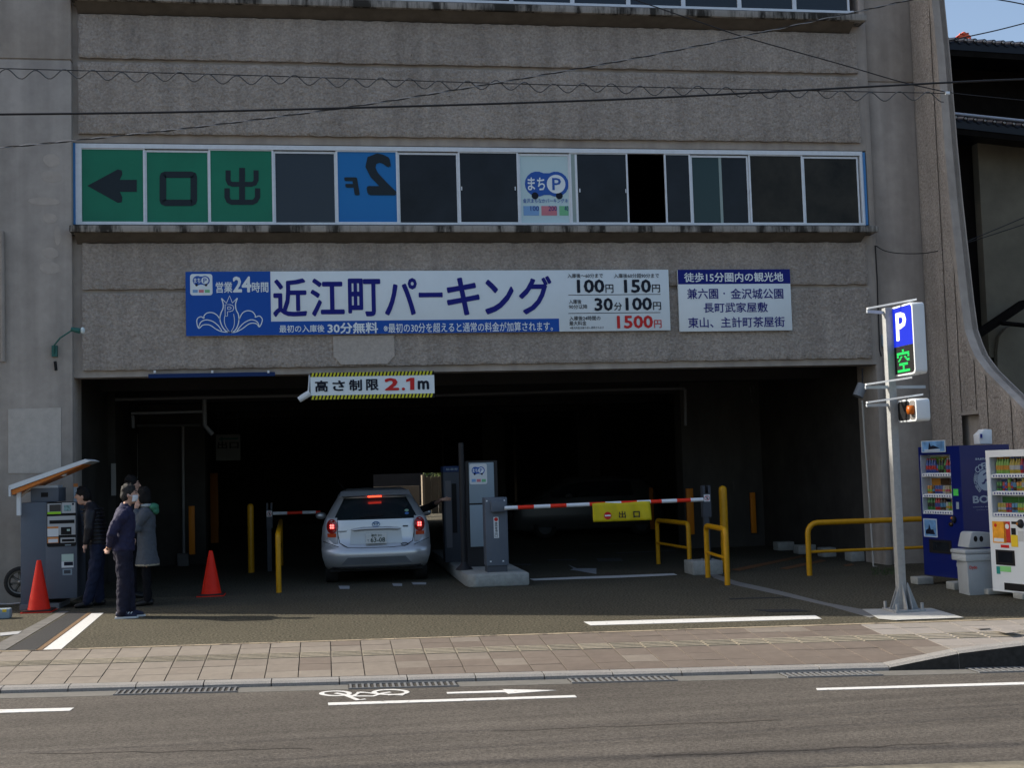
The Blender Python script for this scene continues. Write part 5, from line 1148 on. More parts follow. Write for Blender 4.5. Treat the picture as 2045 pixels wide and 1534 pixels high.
q = [fp(x, y, cY-.25) for x, y in ((17, 970), (170, 917), (181, 921), (20, 979))]
MB().prism(q, (0, .75, 0)).build('top_sheet', M_wht, o)
MB().prism([fp(x, y, cY-.22) for x, y in ((22, 980), (165, 927), (160, 931), (100, 957), (24, 989))], (0, .68, 0)).build('underside', mat('canopy_orange', (.62, .20, .04), .5), o)
MB().prism([fp(x, y, cY-.25) for x, y in ((17, 972), (21, 974), (21, 992), (17, 992))], (0, .75, 0)).build('back_lip', M_wht, o)
MB().box(*pbox(33, 41, 975, 1030, cY-.15, .06)).build('post', M_wht, o); MB().tube([fp(41, 992, cY-.1), fp(78, 960, cY-.1)], .018, 8).build('brace', mat('brace_tan', (.35, .28, .22), .5), o); MB().tube([fp(58, 978, cY+.1), fp(120, 942, cY+.1)], .018, 8).build('brace', mat('brace_tan', (.35, .28, .22)), o)
MB().ell(fp(126, 947, cY+.05), .055, .05, .035).build('lamp', M_wht, o)
# wheel leaning behind the cabinet
wq = fp(41, 1163, 18.95); o = thing('wheel', 'spare wheel with spoked alloy rim leaning behind the pay machine', 'wheel', loc=tuple(wq))
MB().lathe(wq, [(.165, -.05), (.20, -.055), (.225, -.03), (.225, .03), (.20, .055), (.165, .05)], 28, 'y', caps=False).build('tyre', M_tyre, o)
M_all = mat('dull_alloy', (.22, .21, .19), .4, .6); rm_ = MB().lathe(wq, [(.170, -.045), (.150, -.05), (.145, .0), (.150, .05), (.170, .045)], 24, 'y', caps=False); rm_.build('rim', M_all, o)
for k in range(8):
    a = k*math.pi/4+.2; u_ = Vector((math.cos(a), 0, math.sin(a))); MB().tube([wq+u_*.03+Vector((0, .03, 0)), wq+u_*.10+Vector((0, .035, 0)), wq+u_*.155+Vector((0, .045, 0))], [.022, .016, .024], 6).build('spoke', M_all, o)
MB().lathe(wq, [(.0, -.02), (.04, -.015), (.045, .04), (0, .05)], 12, 'y').build('hub', M_all, o)
o = MB().tube([fp(-20, 1207, 18.3), fp(20, 1207, 18.3), fp(40, 1205, 18.3)], .012, 6).build('ground_pipe', M_galv); tag(o, 'thin pale pipe along the ground left of the pay machine', 'pipe')
g = gp(10, 1236); o = thing('wheel_stop', 'pale blue wheel stop block with yellow mark at the left edge', 'wheel stop', loc=(g.x, g.y, 0)); MB().box(g.x-.5, g.x+.07, g.y-.05, g.y+.1, 0, .13).build('block', mat('stop_pale', (.26, .33, .38), .7), o, bevel=.02); MB().box(g.x-.02, g.x+.03, g.y-.054, g.y-.03, .09, .125).build('reflector', mat('label_yellow', (.75, .52, .03)), o)

# ================================================================ CARS
def car(ox, oy, rot, paint, lab, detail=True, zoff=0.):
    MT = Matrix.Rotation(rot, 3, 'Z'); O = Vector((ox, oy, zoff)); P = lambda x, y, z: O+MT @ Vector((x, y, z))
    o = thing('parked_car' if not detail else 'hatchback_car', lab, 'car', 'cars in the parking garage', (ox, oy, 0))
    Z = [.24, .30, .45, .57, .60, .75, .90, 1.02, 1.20, 1.36, 1.42, 1.47]
    Wd = [.78, .82, .86, .873, .871, .87, .855, .82, .71, .61, .56, .45]
    Yo = [.16, .06, .00, .02, .07, .09, .10, .12, .27, .42, .40, .56]
    def cap(x_s, i): 
        s = abs(x_s); z_ = Z[i]; r = (.16 if i < 4 else .20)*s**5+.05*s*s
        return Yo[i]+r
    NC = 20; S_ = [-1+2*j/NC for j in range(NC+1)]; S_ = [math.copysign(abs(s)**.85, s) for s in S_]
    V = [[P(Wd[i]*s, cap(s, i), Z[i]) for s in S_] for i in range(len(Z))]
    def grid(mb, rows, cond=None):
        vs = [v for r_ in rows for v in r_]; n = len(rows[0]); fs_ = []
        for i in range(len(rows)-1):
            for j in range(n-1):
                if cond is None or cond(i, j): fs_.append((i*n+j, i*n+j+1, (i+1)*n+j+1, (i+1)*n+j))
        used = sorted({k for f in fs_ for k in f}); rm = {u_: k for k, u_ in enumerate(used)}
        mb.add([vs[u_] for u_ in used], [tuple(rm[k] for k in f) for f in fs_], True)
    isg = lambda i, j: 7 <= i <= 8 and 2 <= j <= NC-3
    mb = MB(); grid(mb, V, lambda i, j: not isg(i, j))
    # shell stations towards the front
    T = [.0, .35, .8, 1.3, 1.9, 2.4, 2.8, 3.2, 3.6, 3.85, 3.98]
    roof = [1.47, 1.49, 1.505, 1.51, 1.50, 1.42, 1.22, 1.02, .92, .80, .55]
    wsc = [1, 1.008, 1.012, 1.015, 1.015, 1.01, 1.0, .985, .95, .86, .66]
    rings = [[V[i][0] for i in range(len(Z))]+[V[i][-1] for i in range(len(Z)-1, -1, -1)]]
    base_y = .62
    for k in range(1, len(T)):
        L_ = []; R_ = []
        for i in range(len(Z)):
            zt = min(Z[i]*(roof[k]/1.47 if i > 7 else 1), roof[k]-.012*(len(Z)-1-i)*.3)
            wf_ = Wd[i] if Z[i] < 1.03 or roof[k] > 1.3 else (Wd[7]-.04*(i-7))
            if roof[k] <= 1.25: wf_ = Wd[min(i, 6)]*(1 if i < 7 else 1-.10*(i-6))
            wf_ *= wsc[k]; y_ = base_y+T[k]*(3.4/3.98)-.0
            L_.append(P(-wf_, y_, zt)); R_.append(P(wf_, y_, zt))
        rings.append(L_+R_[::-1])
    n = len(rings[0]); sg_ = [MB(), MB()]
    def side_glass(k, j): 
        i = j if j < len(Z) else 2*len(Z)-2-j
        return 1 <= k <= 5 and 7 <= i <= 8
    vs = [v for r_ in rings for v in r_]; fsb = []; fsg = [[], []]
    for k in range(len(rings)-1):
        for j in range(n-1):
            f = (k*n+j, k*n+j+1, (k+1)*n+j+1, (k+1)*n+j)
            if side_glass(k, j): fsg[0 if j < len(Z) else 1].append(f)
            else: fsb.append(f)
    used = sorted({q for f in fsb for q in f}); rm = {u_: q for q, u_ in enumerate(used)}; mb.add([vs[u_] for u_ in used], [tuple(rm[q] for q in f) for f in fsb], True)
    last = rings[-1]; mb.add(last, [tuple(range(n))], False)
    ob_ = mb.build('body', paint, o); bm = bmesh.new(); bm.from_mesh(ob_.data); bmesh.ops.remove_doubles(bm, verts=bm.verts, dist=1e-4); bmesh.ops.recalc_face_normals(bm, faces=bm.faces); bm.to_mesh(ob_.data); bm.free()
    for f_ in fsg:
        used = sorted({q for f in f_ for q in f}); rm = {u_: q for q, u_ in enumerate(used)}; g_ = MB().add([vs[u_] for u_ in used], [tuple(rm[q] for q in f) for f in f_], True); g_.build('side_window', M_carglass, o)
    gm = MB(); grid(gm, V, isg); gm.build('rear_window', M_carglass, o)
    MB().obox(P(-.74, .25, .2), MT @ Vector((1.48, 0, 0)), MT @ Vector((0, 3.5, 0)), (0, 0, .06)).build('underbody', M_black, o)
    for sx in (-1, 1):
        for yy in (.72, 3.2):
            c = P(sx*.72, yy, .285); t = MB(); st0 = 0
            pr = [(.17, -.10), (.27, -.105), (.288, -.08), (.288, .08), (.27, .105), (.17, .10)]
            vv = []
            for r_, h_ in pr:
                for k in range(24): a = 2*math.pi*k/24; vv.append(c+MT @ Vector((h_*sx, r_*math.cos(a), r_*math.sin(a))))
            t.add(vv, [(i*24+k, i*24+(k+1) % 24, (i+1)*24+(k+1) % 24, (i+1)*24+k) for i in range(5) for k in range(24)], True); w_ = t.build('wheel', M_tyre, o)
            h2 = MB(); vv = [c+MT @ Vector((.085*sx, .18*math.cos(2*math.pi*k/20), .18*math.sin(2*math.pi*k/20))) for k in range(20)]; h2.add(vv, [tuple(range(20))]); h2.build('rim', M_all if detail else M_dgray, w_)
    if not detail:
        for sx in (-1, 1):
            MB().ell(P(sx*.66, 3.85, .80), .10, .16, .08).build('headlight', M_pale_print, o)
        for sx in (-1, 1): MB().ell(P(sx*.95, 2.6, 1.05), .09, .06, .06).build('door_mirror', paint, o)
        return o, P
    def onr(x, z, d=.004):      # point on the rear face
        for i in range(len(Z)-1):
            if Z[i] <= z <= Z[i+1]:
                t = (z-Z[i])/(Z[i+1]-Z[i]); w2 = Wd[i]+(Wd[i+1]-Wd[i])*t; s = min(abs(x)/w2, 1)
                y0 = cap(s, i); y1 = cap(s, i+1); return P(x, y0+(y1-y0)*t-d, z)
        return P(x, -d, z)
    def patch(xs, zs_, m, nm, d=.006, n1=8, n2=4, fn=None):
        vs_ = []; 
        for j in range(n2+1):
            for i in range(n1+1):
                z_ = zs_[0]+(zs_[1]-zs_[0])*j/n2; xa, xb = fn(z_) if fn else xs
                vs_.append(onr(xa+(xb-xa)*i/n1, z_, d))
        return MB().add(vs_, [(j*(n1+1)+i, j*(n1+1)+i+1, (j+1)*(n1+1)+i+1, (j+1)*(n1+1)+i) for j in range(n2) for i in range(n1)], True).build(nm, m, o)
    M_lens = mat('lamp_lens_red', (.32, .012, .012), .15, coat=.8); M_lensO = mat('lamp_lens_orange', (.55, .07, .02), .15, coat=.8); M_lc = mat('lamp_lens_clear', (.45, .46, .48), .12, coat=.8)
    M_on = glow('brake_light', (1, .10, .09), 3.2); M_on2 = glow('high_brake_light', (1, .05, .02), 3.0)
    # spoiler over the window with the high brake light
    sv = MB().add([P(-.60, .42, 1.375), P(.60, .42, 1.375), P(.57, .33, 1.40), P(-.57, .33, 1.40), P(-.55, .55, 1.475), P(.55, .55, 1.475)], [(0, 1, 2, 3), (3, 2, 5, 4), (0, 3, 4), (1, 5, 2), (0, 4, 5, 1)]); sv.build('spoiler', paint, o)
    MB().box(O.x-.11, O.x+.11, O.y+.318, O.y+.345, 1.372, 1.392).build('high_brake_lamp', M_on2, o)
    for sx in (-1, 1):
        fn = lambda z_: tuple(sorted((sx*(.615+.0*(z_)), sx*min(.80, .80-.0*(z_)+(-.45*(z_-1.0) if z_ > 1.0 else 0)-(1.1*(.76-z_) if z_ < .76 else 0)))))
        L1_ = patch(None, (.66, 1.06), M_lc, 'tail_lamp', .014, 6, 10, fn)
        # red ring with lit cluster, orange band, clear foot
        cx = sx*.700; cz = .925
        def blobp(rx, rz, m, nm, d, cz=cz, nn=20):
            q = [onr(cx+rx*math.cos(2*math.pi*k/nn), cz+rz*math.sin(2*math.pi*k/nn), d) for k in range(nn)]; c_ = onr(cx, cz, d+.012)
            return MB().add(q+[c_], [(k, (k+1) % nn, nn) for k in range(nn)], True).build(nm, m, L1_)
        blobp(.088, .115, M_lens, 'red_lens', .024); blobp(.060, .066, M_lens, 'inner_ring', .034)
        for dx_, dz_ in ((-.017, -.018), (.017, -.018), (-.017, .018), (.017, .018)):
            q = [onr(cx+dx_+.0155*math.cos(2*math.pi*k/8), cz+dz_+.017*math.sin(2*math.pi*k/8), .050) for k in range(8)]; MB().add(q, [tuple(range(8))]).build('lit_cell', M_on, L1_)
        patch(None, (.755, .815), M_lensO, 'orange_lens', .020, 5, 2, lambda z_: tuple(sorted((sx*.635, sx*.775))))
        MB().ell(P(sx*.94, 2.55, 1.03), .095, .05, .065).build('door_mirror', paint, o)
    # tailgate seam, painted recess shade, garnish, plate
    seam = []
    for sx in (-1, 1): pass
    zz = [1.0, .8, .66, .585, .575, .575, .575, .585, .66, .8, 1.0]; xx = [-.612, -.608, -.58, -.45, -.25, 0, .25, .45, .58, .608, .612]
    MB().tube([onr(x_, z_, .0) for x_, z_ in zip(xx, zz)], .0065, 6).build('tailgate_seam', M_black, o)
    M_sil2 = paint
    patch(None, (.635, .84), mat('recess_shade', (.40, .43, .46), .32, .6), 'plate_recess_shade', .004, 10, 4, lambda z_: (-.40-.10*(.84-z_), .40+.10*(.84-z_)))  # darker silver patch: recess shade painted on the flush surface
    g0 = onr(-.37, .855, .0); q = MB(); q.tube([onr(x_, .865+(.012 if abs(x_) < .3 else 0), .020) for x_ in (-.40, -.34, -.2, 0, .2, .34, .40)], [.008, .024, .028, .028, .028, .024, .008], 8); q.build('garnish', paint, o)
    py_ = min(onr(0, .65, 0).y, onr(0, .83, 0).y)-.03; plp = Plane((O.x-.165, py_, .64)); rect(plp, 0, 0, .33, .165, mat('plate_white', (.62, .64, .62), .5), o, 'number_plate', .0, .008, .006)
    text(plp, '63-08', .075, .02, .305, .095, mat('plate_green', (.02, .05, .04), .5), o, 'plate_lettering', bold=.02, d=.003); text(plp, 'て', .022, .035, .05, .065, MATS['plate_green'], o, 'plate_lettering', bold=.01, d=.003); text(plp, '福井 501', .085, .108, .25, .15, MATS['plate_green'], o, 'plate_lettering', bold=.01, d=.003)
    # oval emblem
    ec = onr(0, .945, .018); ep = Plane(ec); 
    for rx, ry, cx_, cy_ in ((.060, .040, 0, 0), (.020, .037, 0, 0), (.040, .016, 0, .018)):
        MB().tube([ep.p(cx_+rx*math.cos(2*math.pi*k/24), cy_+ry*math.sin(2*math.pi*k/24)) for k in range(25)], .0055, 6, caps=False).build('emblem', mat('chrome_blue', (.10, .22, .42), .15, .9), o)
    for x_, z_, w_, h_ in ((-.52, .845, .16, .018), (.47, .90, .085, .022)): 
        c_ = onr(x_, z_, .006); MB().box(c_.x-w_/2, c_.x+w_/2, c_.y-.006, c_.y, z_-h_/2, z_+h_/2).build('badge', M_galv if x_ < 0 else M_dgray, o)
    # bumper corner seams, reflectors and lower lip
    for sx in (-1, 1):
        MB().tube([onr(sx*x_, z_, .002) for x_, z_ in ((.60, .60), (.68, .63), (.76, .66), (.85, .69))], .0045, 5).build('bumper_seam', M_black, o)
    MB().tube([onr(x_, .272, .008) for x_ in (-.70, -.5, -.25, 0, .25, .5, .70)], .022, 8).build('bumper_lip', M_plast, o)
    # lower bumper hollow: its shade painted as a darker flush patch
    patch(None, (.315, .43), mat('bumper_hollow_shade', (.26, .28, .30), .35, .6), 'bumper_hollow_shade', .003, 12, 3, lambda z_: (-.56+.9*(z_-.315)*1.0, .56-.9*(z_-.315)))
    MB().tube([onr(.45+.055*math.cos(2*math.pi*k/16), .615+.018*math.sin(2*math.pi*k/16), .006) for k in range(17)], .006, 5).build('badge', M_dgray, o)
    for x_, z_, m_ in ((.50, 1.10, mat('sticker_blue', (.06, .16, .40), .5)), (.50, 1.145, mat('sticker_mint', (.25, .42, .30), .5))):
        q = [onr(x_+.035*math.cos(2*math.pi*k/14), z_+.020*math.sin(2*math.pi*k/14), .008) for k in range(14)]; MB().add(q, [tuple(range(14))]).build('window_sticker', m_, o)
    MB().tube([onr(-.25, 1.06, .015), onr(.0, 1.075, .02), onr(.12, 1.085, .02)], .007, 6).build('wiper', M_black, o)
    MB().tube([P(-.48, .75, 1.49), P(-.62, 1.0, 1.66)], .005, 5).build('aerial', M_black, o)
    return o, P
CX = FX(751, 1060, 20.0)
carO, CP = car(CX, 19.95, R(-1.5), M_silver, 'silver hatchback with lit brake lights stopped at the ticket machine')
q = fp(1240, 1080, 31); car(q.x+1.2, 31.5, R(90), mat('grey_car_paint', (.09, .095, .10), .35, .4), 'dim grey car parked sideways behind the yellow banner', False)
# ================================================================ HOUSE ON THE RIGHT AND WHAT LIES BEHIND
M_dw = mat('dark_timber', (.010, .0085, .0075), .95, var=.3, scale=4, spec=.04); M_tile = mat('glazed_roof_tile', (.007, .008, .013), .3, spec=.2); M_beige = mat('beige_plaster', (.17, .148, .108), .9, var=.18, scale=1.2, bump=.2, bscale=20)
hY = 25.
Hs = thing('tiled_house', 'dark traditional house with two glazed tile eaves right of the buttress', 'house', loc=(FX(1900, 600, hY), hY, 0))
xL = FX(1862, 300, hY); xR = 26.
def hz(px, py, Y=hY): return fp(px, py, Y).z
e0, e1 = fp(1890, 80, hY), fp(2045, 97, hY)
ang = (e1.z-e0.z)/(e1.x-e0.x)
MB().box(xL, xR, hY+1.2, hY+1.6, 0, e0.z+.3).build('wall', M_dw, Hs)
def eave(Y, pxa, pya, pxb, pyb, nm, depth, rise, nt, dark=True):
    a, b = fp(pxa, pya, Y), fp(pxb, pyb, Y); sl = (b.z-a.z)/(b.x-a.x); x0 = xL-.2; n = nt; pitch = .222
    zz = lambda x: a.z+sl*(x-a.x)
    MB().prism([(x0, Y, zz(x0)-.20), (x0, Y, zz(x0)-.02), (x0, Y+depth, zz(x0)+rise), (x0, Y+depth, zz(x0)-.20)], (xR-x0, 0, sl*(xR-x0))).build('roof_slab', M_tile, Hs)
    MB().obox((x0, Y+.02, zz(x0)-.33), (xR-x0, 0, sl*(xR-x0)), (0, .03, 0), (0, 0, .14)).build('fascia', M_dw, Hs)
    kx = x0
    k = 0
    while kx < xR and k < n:
        z_ = zz(kx)
        t = MB(); u_ = Vector((0, depth, rise)).normalized()
        t.tube([Vector((kx, Y-.03, z_+.02)), Vector((kx, Y-.03, z_+.02))+u_*1.2], .055, 8); o = t.build('roof_tile', M_tile, Hs)
        MB().lathe((kx, Y-.035, z_+.02), [(0, .012), (.030, .012), (.030, 0)], 10, 'y').build('tile_cap', mat('cap_glint', (.30, .30, .30), .3, .3), o)
        g_ = MB(); nn = 6
        pts = [Vector((kx+.03+(pitch-.06)*i/nn, Y-.02, z_-.03-.045*math.sin(math.pi*i/nn))) for i in range(nn+1)]; vs = pts+[p+Vector((0, 0, .03)) for p in pts]+[p+Vector((0, .6, .03+.6*rise/depth)) for p in pts]
        g_.add(vs, [(i, i+1, nn+2+i, nn+1+i) for i in range(nn)]+[(nn+1+i, nn+2+i, 2*nn+3+i, 2*nn+2+i) for i in range(nn)], True); g_.build('roof_tile', M_tile, Hs)
        kx += pitch; k += 1
eave(hY, 1890, 80, 2045, 90, 'upper', 3.0, .9, 26)
eave(hY-.6, 1902, 236, 2045, 252, 'lower', 1.9, .55, 26)
a, b = fp(1902, 226, hY-.66), fp(2045, 241, hY-.66); MB().tube([a+(a-b)*.3, a, b, b+(b-a)*2], .03, 8).build('gutter_pipe', mat('gutter_white', (.34, .38, .46), .4), Hs)
xb_ = FX(1962, 420, hY+.2)
MB().box(xb_, xR, hY+.25, hY+1.19, 3.9, hz(2000, 262, hY+.25)).build('plaster_wall', M_beige, Hs)
MB().box(xb_-.3, xb_-.002, hY+.5, hY+1.19, 0, hz(1950, 262, hY+.5)).build('wall', M_dw, Hs)
# diagonal porch beam and rounded lower wall
a, b = fp(1940, 678, hY-.3), fp(2050, 604, hY-.3); MB().obox(a-Vector((0, 0, .10)), b-a, (0, .3, 0), (0, 0, .17)).build('porch_beam', M_dw, Hs)
MB().tube([fp(2000, 645, hY-.35), fp(2048, 650, hY-.35)], .05, 8).build('porch_beam', M_dw, Hs)
lw = [fp(x, y, hY+.1) for x, y in ((1994, 900), (1992, 700), (1996, 672), (2010, 655), (2030, 646), (2100, 640), (2160, 640), (2160, 900))]
MB().prism(lw, (0, .14, 0)).build('plaster_wall', M_beige, Hs)
# tower-like red frame far behind the roof
rY = 60.; o = thing('red_mast_frame', 'small red lattice frame peeping over the tiled roof', 'mast', loc=tuple(fp(1924, 80, rY)))
M_rl = mat('red_lattice', (.80, .14, .07), .5)
p = [fp(1910, 74, rY), fp(1937, 72, rY), fp(1925, 64, rY), fp(1916, 68, rY), fp(1934, 66, rY)]
q0 = Vector((0, 0, -3))
for a, b in ((0, 2), (1, 2), (0, 4), (3, 1), (3, 4), (0, 1)): MB().tube([p[a], p[b]], .05, 5).build('strut', M_rl, o)
for a in (0, 1): MB().tube([p[a]+q0, p[a]], .06, 5).build('leg', M_rl, o)
MB().prism([fp(1912, 75, rY), fp(1936, 75, rY), fp(1930, 68, rY), fp(1918, 70, rY)], (0, .3, 0)).build('panel', M_rl, o)
# beyond the garage
bw = thing('boundary_wall', 'beige ribbed wall seen through the far end of the garage', 'wall', loc=(5, 53, 0))
xw0 = FX(848, 980, 53); M_rib = mat('ribbed_beige', (.15, .12, .085), .9, var=.15, scale=2)
for k in range(16):
    x_ = xw0+k*.30; MB().box(x_, x_+.27, 53, 53.2, 0, FZ(870, 952, 53)).build('panel', M_rib, bw)
MB().box(xw0-.12, xw0-.02, 52.6, 53.3, 0, FZ(848, 950, 53)+.02).build('end_post', mat('post_beige', (.20, .165, .12), .8), bw)
o = MB().box(FX(700, 980, 56), xw0, 56, 56.2, 0, FZ(780, 972, 56)).build('low_wall', mat('low_beige', (.17, .135, .10), .9, var=.15, scale=1)); tag(o, 'low beige wall above the car roof at the far end of the garage', 'wall')
o = MB().box(FX(690, 980, 66), FX(1000, 980, 66), 66, 67, 0, 9).build('far_building', mat('far_dark', (.016, .014, .013), .8, var=.3, scale=1)); tag(o, 'dark building seen beyond the far end of the garage', 'building')
lf = MB(); rnd = random.Random(5)
for k in range(900):
    c = Vector((rnd.uniform(xw0, xw0+4.5), 54+rnd.uniform(-.6, .6), FZ(870, 952, 53)-.1+rnd.random()**2*.5)); r_ = rnd.uniform(.04, .09); a = Vector((rnd.uniform(-1, 1), rnd.uniform(-1, 1), rnd.uniform(-1, 1))).normalized()*r_; b = Vector((rnd.uniform(-1, 1), rnd.uniform(-1, 1), rnd.uniform(-1, 1))).normalized()*r_
    lf.add([c-a, c+b, c+a, c-b], [(0, 1, 2, 3)])
tag(lf.build('hedge', mat('hedge_leaf', (.09, .13, .04), .7)), 'green hedge tops above the ribbed wall', 'hedge', kind='stuff')

# ================================================================ PEOPLE
def remesh(mb, name, m, parent, voxel, smooth=6, wr=0., wscale=.12, mlist=None):
    me = bpy.data.meshes.new('t'); me.from_pydata([tuple(v) for v in mb.v], [], mb.f); t = bpy.data.objects.new('t', me); COL.objects.link(t)
    r = t.modifiers.new('r', 'REMESH'); r.mode = 'VOXEL'; r.voxel_size = voxel
    s = t.modifiers.new('s', 'SMOOTH'); s.factor = .5; s.iterations = smooth
    if wr:
        tx = bpy.data.textures.new('folds', 'CLOUDS'); tx.noise_scale = wscale; tx.noise_depth = 2
        d = t.modifiers.new('d', 'DISPLACE'); d.texture = tx; d.strength = wr; d.mid_level = .5; d.texture_coords = 'GLOBAL'
    dg = bpy.context.evaluated_depsgraph_get(); n = bpy.data.meshes.new_from_object(t.evaluated_get(dg)); bpy.data.objects.remove(t)
    o_ = off(parent)
    for v in n.vertices: v.co -= o_
    for p in n.polygons: p.use_smooth = True
    n.materials.clear(); n.materials.append(m); n.name = name
    return put(bpy.data.objects.new(name, n), parent)
def person(lab, base, heading, H, jacket_m, trouser_m, pose):
    k = H/1.70; hd = Matrix.Rotation(heading, 3, 'Z'); O = Vector(base); lean = pose.get('lean', 0.)
    def W(x, y, z):
        if z > .90: x = x+lean*(z-.90)
        return O+hd @ (Vector((x, y, z))*k)
    o = thing('person', lab, 'person', 'people waiting by the pay machine', tuple(O))
    def ringloft(mb, rings, n=20):
        vs = []
        for (x, y, z, rx, ry) in rings:
            for i in range(n):
                a = 2*math.pi*i/n; vs.append(W(x+rx*math.cos(a), y+ry*math.sin(a), z))
        m_ = len(rings); mb.add(vs, [(j*n+i, j*n+(i+1) % n, (j+1)*n+(i+1) % n, (j+1)*n+i) for j in range(m_-1) for i in range(n)]); mb.add(vs[:n], [tuple(reversed(range(n)))]); mb.add(vs[-n:], [tuple(range(n))])
    def limb(mb, pts, rs, n=12):
        P = [W(*p) for p in pts]; mb.tube(P, [r*k for r in rs], n)
        for p, r in zip(P, rs): mb.ell(p, r*k*.98, r*k*.98, r*k*.98, 12, 8)
    hx, hy, hz_ = pose.get('head', (.035, 0, 1.585)); arms = pose['arms']; legs = pose['legs']
    # body: one continuous figure
    b = MB()
    ringloft(b, [(-.01, 0, .80, .09, .13), (-.01, 0, .90, .11, .155), (0, 0, 1.05, .095, .13), (0, 0, 1.22, .105, .155), (0, 0, 1.36, .09, .16), (0, 0, 1.42, .06, .08)])
    limb(b, [(0, 0, 1.40), (hx*.6, hy, 1.48), (hx, hy, hz_-.06)], [.055, .052, .055])
    b.ell(W(hx, hy, hz_+.02), .092*k, .078*k, .112*k); 
    b.ell(W(hx+.035, hy, hz_-.06), .052*k, .050*k, .055*k)           # jaw
    b.add([], []); b.tube([W(hx+.085, hy, hz_+.035), W(hx+.112, hy, hz_-.012), W(hx+.082, hy, hz_-.022)], [.010*k, .015*k, .008*k], 8)   # nose
    for s in (-1, 1):
        b.ell(W(hx-.01, hy+s*.078, hz_+.0), .018*k, .010*k, .030*k, 8, 6)   # ears
        a = arms[0 if s < 0 else 1]
        limb(b, [(a[0][0]*.9, a[0][1]*.9, a[0][2]-.02), a[1], a[2]], [.044, .036, .026])
        h = Vector(a[2]); f = Vector(a[3])                                  # wrist and finger direction
        f.normalize(); sd = f.cross(Vector((0, 0, 1))); sd = sd.normalized() if sd.length > .1 else Vector((0, 1, 0)); up_ = sd.cross(f)
        pc = h+f*.055; limb(b, [tuple(h+f*.01), tuple(pc)], [.026, .033])
        for q in range(4):
            r0 = h+f*.075+sd*(-.030+.020*q); L_ = (.062, .072, .068, .052)[q]; r1 = r0+f*L_*.5-up_*.004; r2 = r1+f*L_*.35-up_*.022
            b.tube([W(*(h+f*.05+sd*(-.024+.016*q))), W(*r0), W(*r1), W(*r2)], [.010*k, .0095*k, .009*k, .0075*k], 8)
        r0 = h+f*.03+sd*.028; b.tube([W(*r0), W(*(r0+f*.03+sd*.022)), W(*(r0+f*.058+sd*.024))], [.012*k, .0105*k, .009*k], 8)
        lg = legs[0 if s < 0 else 1]; limb(b, lg, [.078, .052, .038]); an = Vector(lg[2]); limb(b, [tuple(an+Vector((-.02, 0, -.04))), tuple(an+Vector((.14, 0, -.055)))], [.035, .03])
    remesh(b, 'body', M_skin, o, .0075 if pose.get('near') else .011, 4)
    # eyes and brows
    for s in (-1, 1):
        MB().ell(W(hx+.083, hy+s*.031, hz_+.028), .010*k, .013*k, .006*k, 8, 6).build('eye', M_ink, o); MB().tube([W(hx+.084, hy+s*.012, hz_+.050), W(hx+.084, hy+s*.034, hz_+.056), W(hx+.070, hy+s*.052, hz_+.048)], .0045*k, 5).build('eyebrow', M_hair, o)
    MB().tube([W(hx+.086, hy-.022, hz_-.055), W(hx+.091, hy, hz_-.053), W(hx+.086, hy+.022, hz_-.055)], .005*k, 6).build('mouth', mat('lips', (.40, .16, .13), .5), o)
    # hair
    hm = MB(); hm.ell(W(hx-.018, hy, hz_+.048), .100*k, .090*k, .100*k); hm.ell(W(hx-.045, hy, hz_+.0), .075*k, .086*k, .085*k)
    if pose.get('long'): hm.ell(W(hx-.055, hy, hz_-.05), .07*k, .088*k, .09*k); hm.ell(W(hx+.0, hy-.065, hz_-.01), .055*k, .03*k, .09*k); hm.ell(W(hx+.0, hy+.065, hz_-.01), .055*k, .03*k, .09*k)
    rr_ = random.Random(3)
    for i in range(26):
        a_ = rr_.uniform(0, 6.28); e_ = rr_.uniform(.2, 1.4); hm.ell(W(hx-.02+.088*math.cos(a_)*math.cos(e_), hy+.08*math.sin(a_)*math.cos(e_), hz_+.052+.092*math.sin(e_)), .022*k, .022*k, .018*k, 8, 6)
    remesh(hm, 'hair', pose.get('hair', M_hair), o, .009, 3, .012, .03)
    if pose.get('mask'):
        vs = []; nu, nv = 8, 6
        for j in range(nv+1):
            for i in range(nu+1):
                a_ = R(-70+140*i/nu); z_ = hz_-.085+.085*j/nv; bul = 1+.12*math.sin(math.pi*j/nv); vs.append(W(hx+.012+.092*bul*math.cos(a_)*(.82+.18*j/nv), hy+.071*math.sin(a_), z_))
        mk = MB().add(vs, [(j*(nu+1)+i, j*(nu+1)+i+1, (j+1)*(nu+1)+i+1, (j+1)*(nu+1)+i) for j in range(nv) for i in range(nu)], True).build('face_mask', mat('mask_white', (.70, .72, .74), .7), o)
        md_ = mk.modifiers.new('s', 'SOLIDIFY'); md_.thickness = .003
        for s in (-1, 1): MB().tube([W(hx+.045, hy+s*.070, hz_-.02), W(hx-.01, hy+s*.088, hz_+.01)], .0025, 5).build('mask_loop', MATS['mask_white'], mk)
    # trousers
    t = MB(); hq = pose.get('hip', 1.); ringloft(t, [(-.01, 0, .74, .115*hq, .16*hq), (-.012, 0, .86, .125*hq, .172*hq), (-.005, 0, .97, .108*hq, .150*hq)])
    for lg in legs: limb(t, lg, pose.get('tr', [.098, .082, .070]))
    tr = remesh(t, 'trousers', trouser_m, o, .011, 3, .034, .085)
    # jacket
    j = MB(); hem = pose.get('hem', .86)
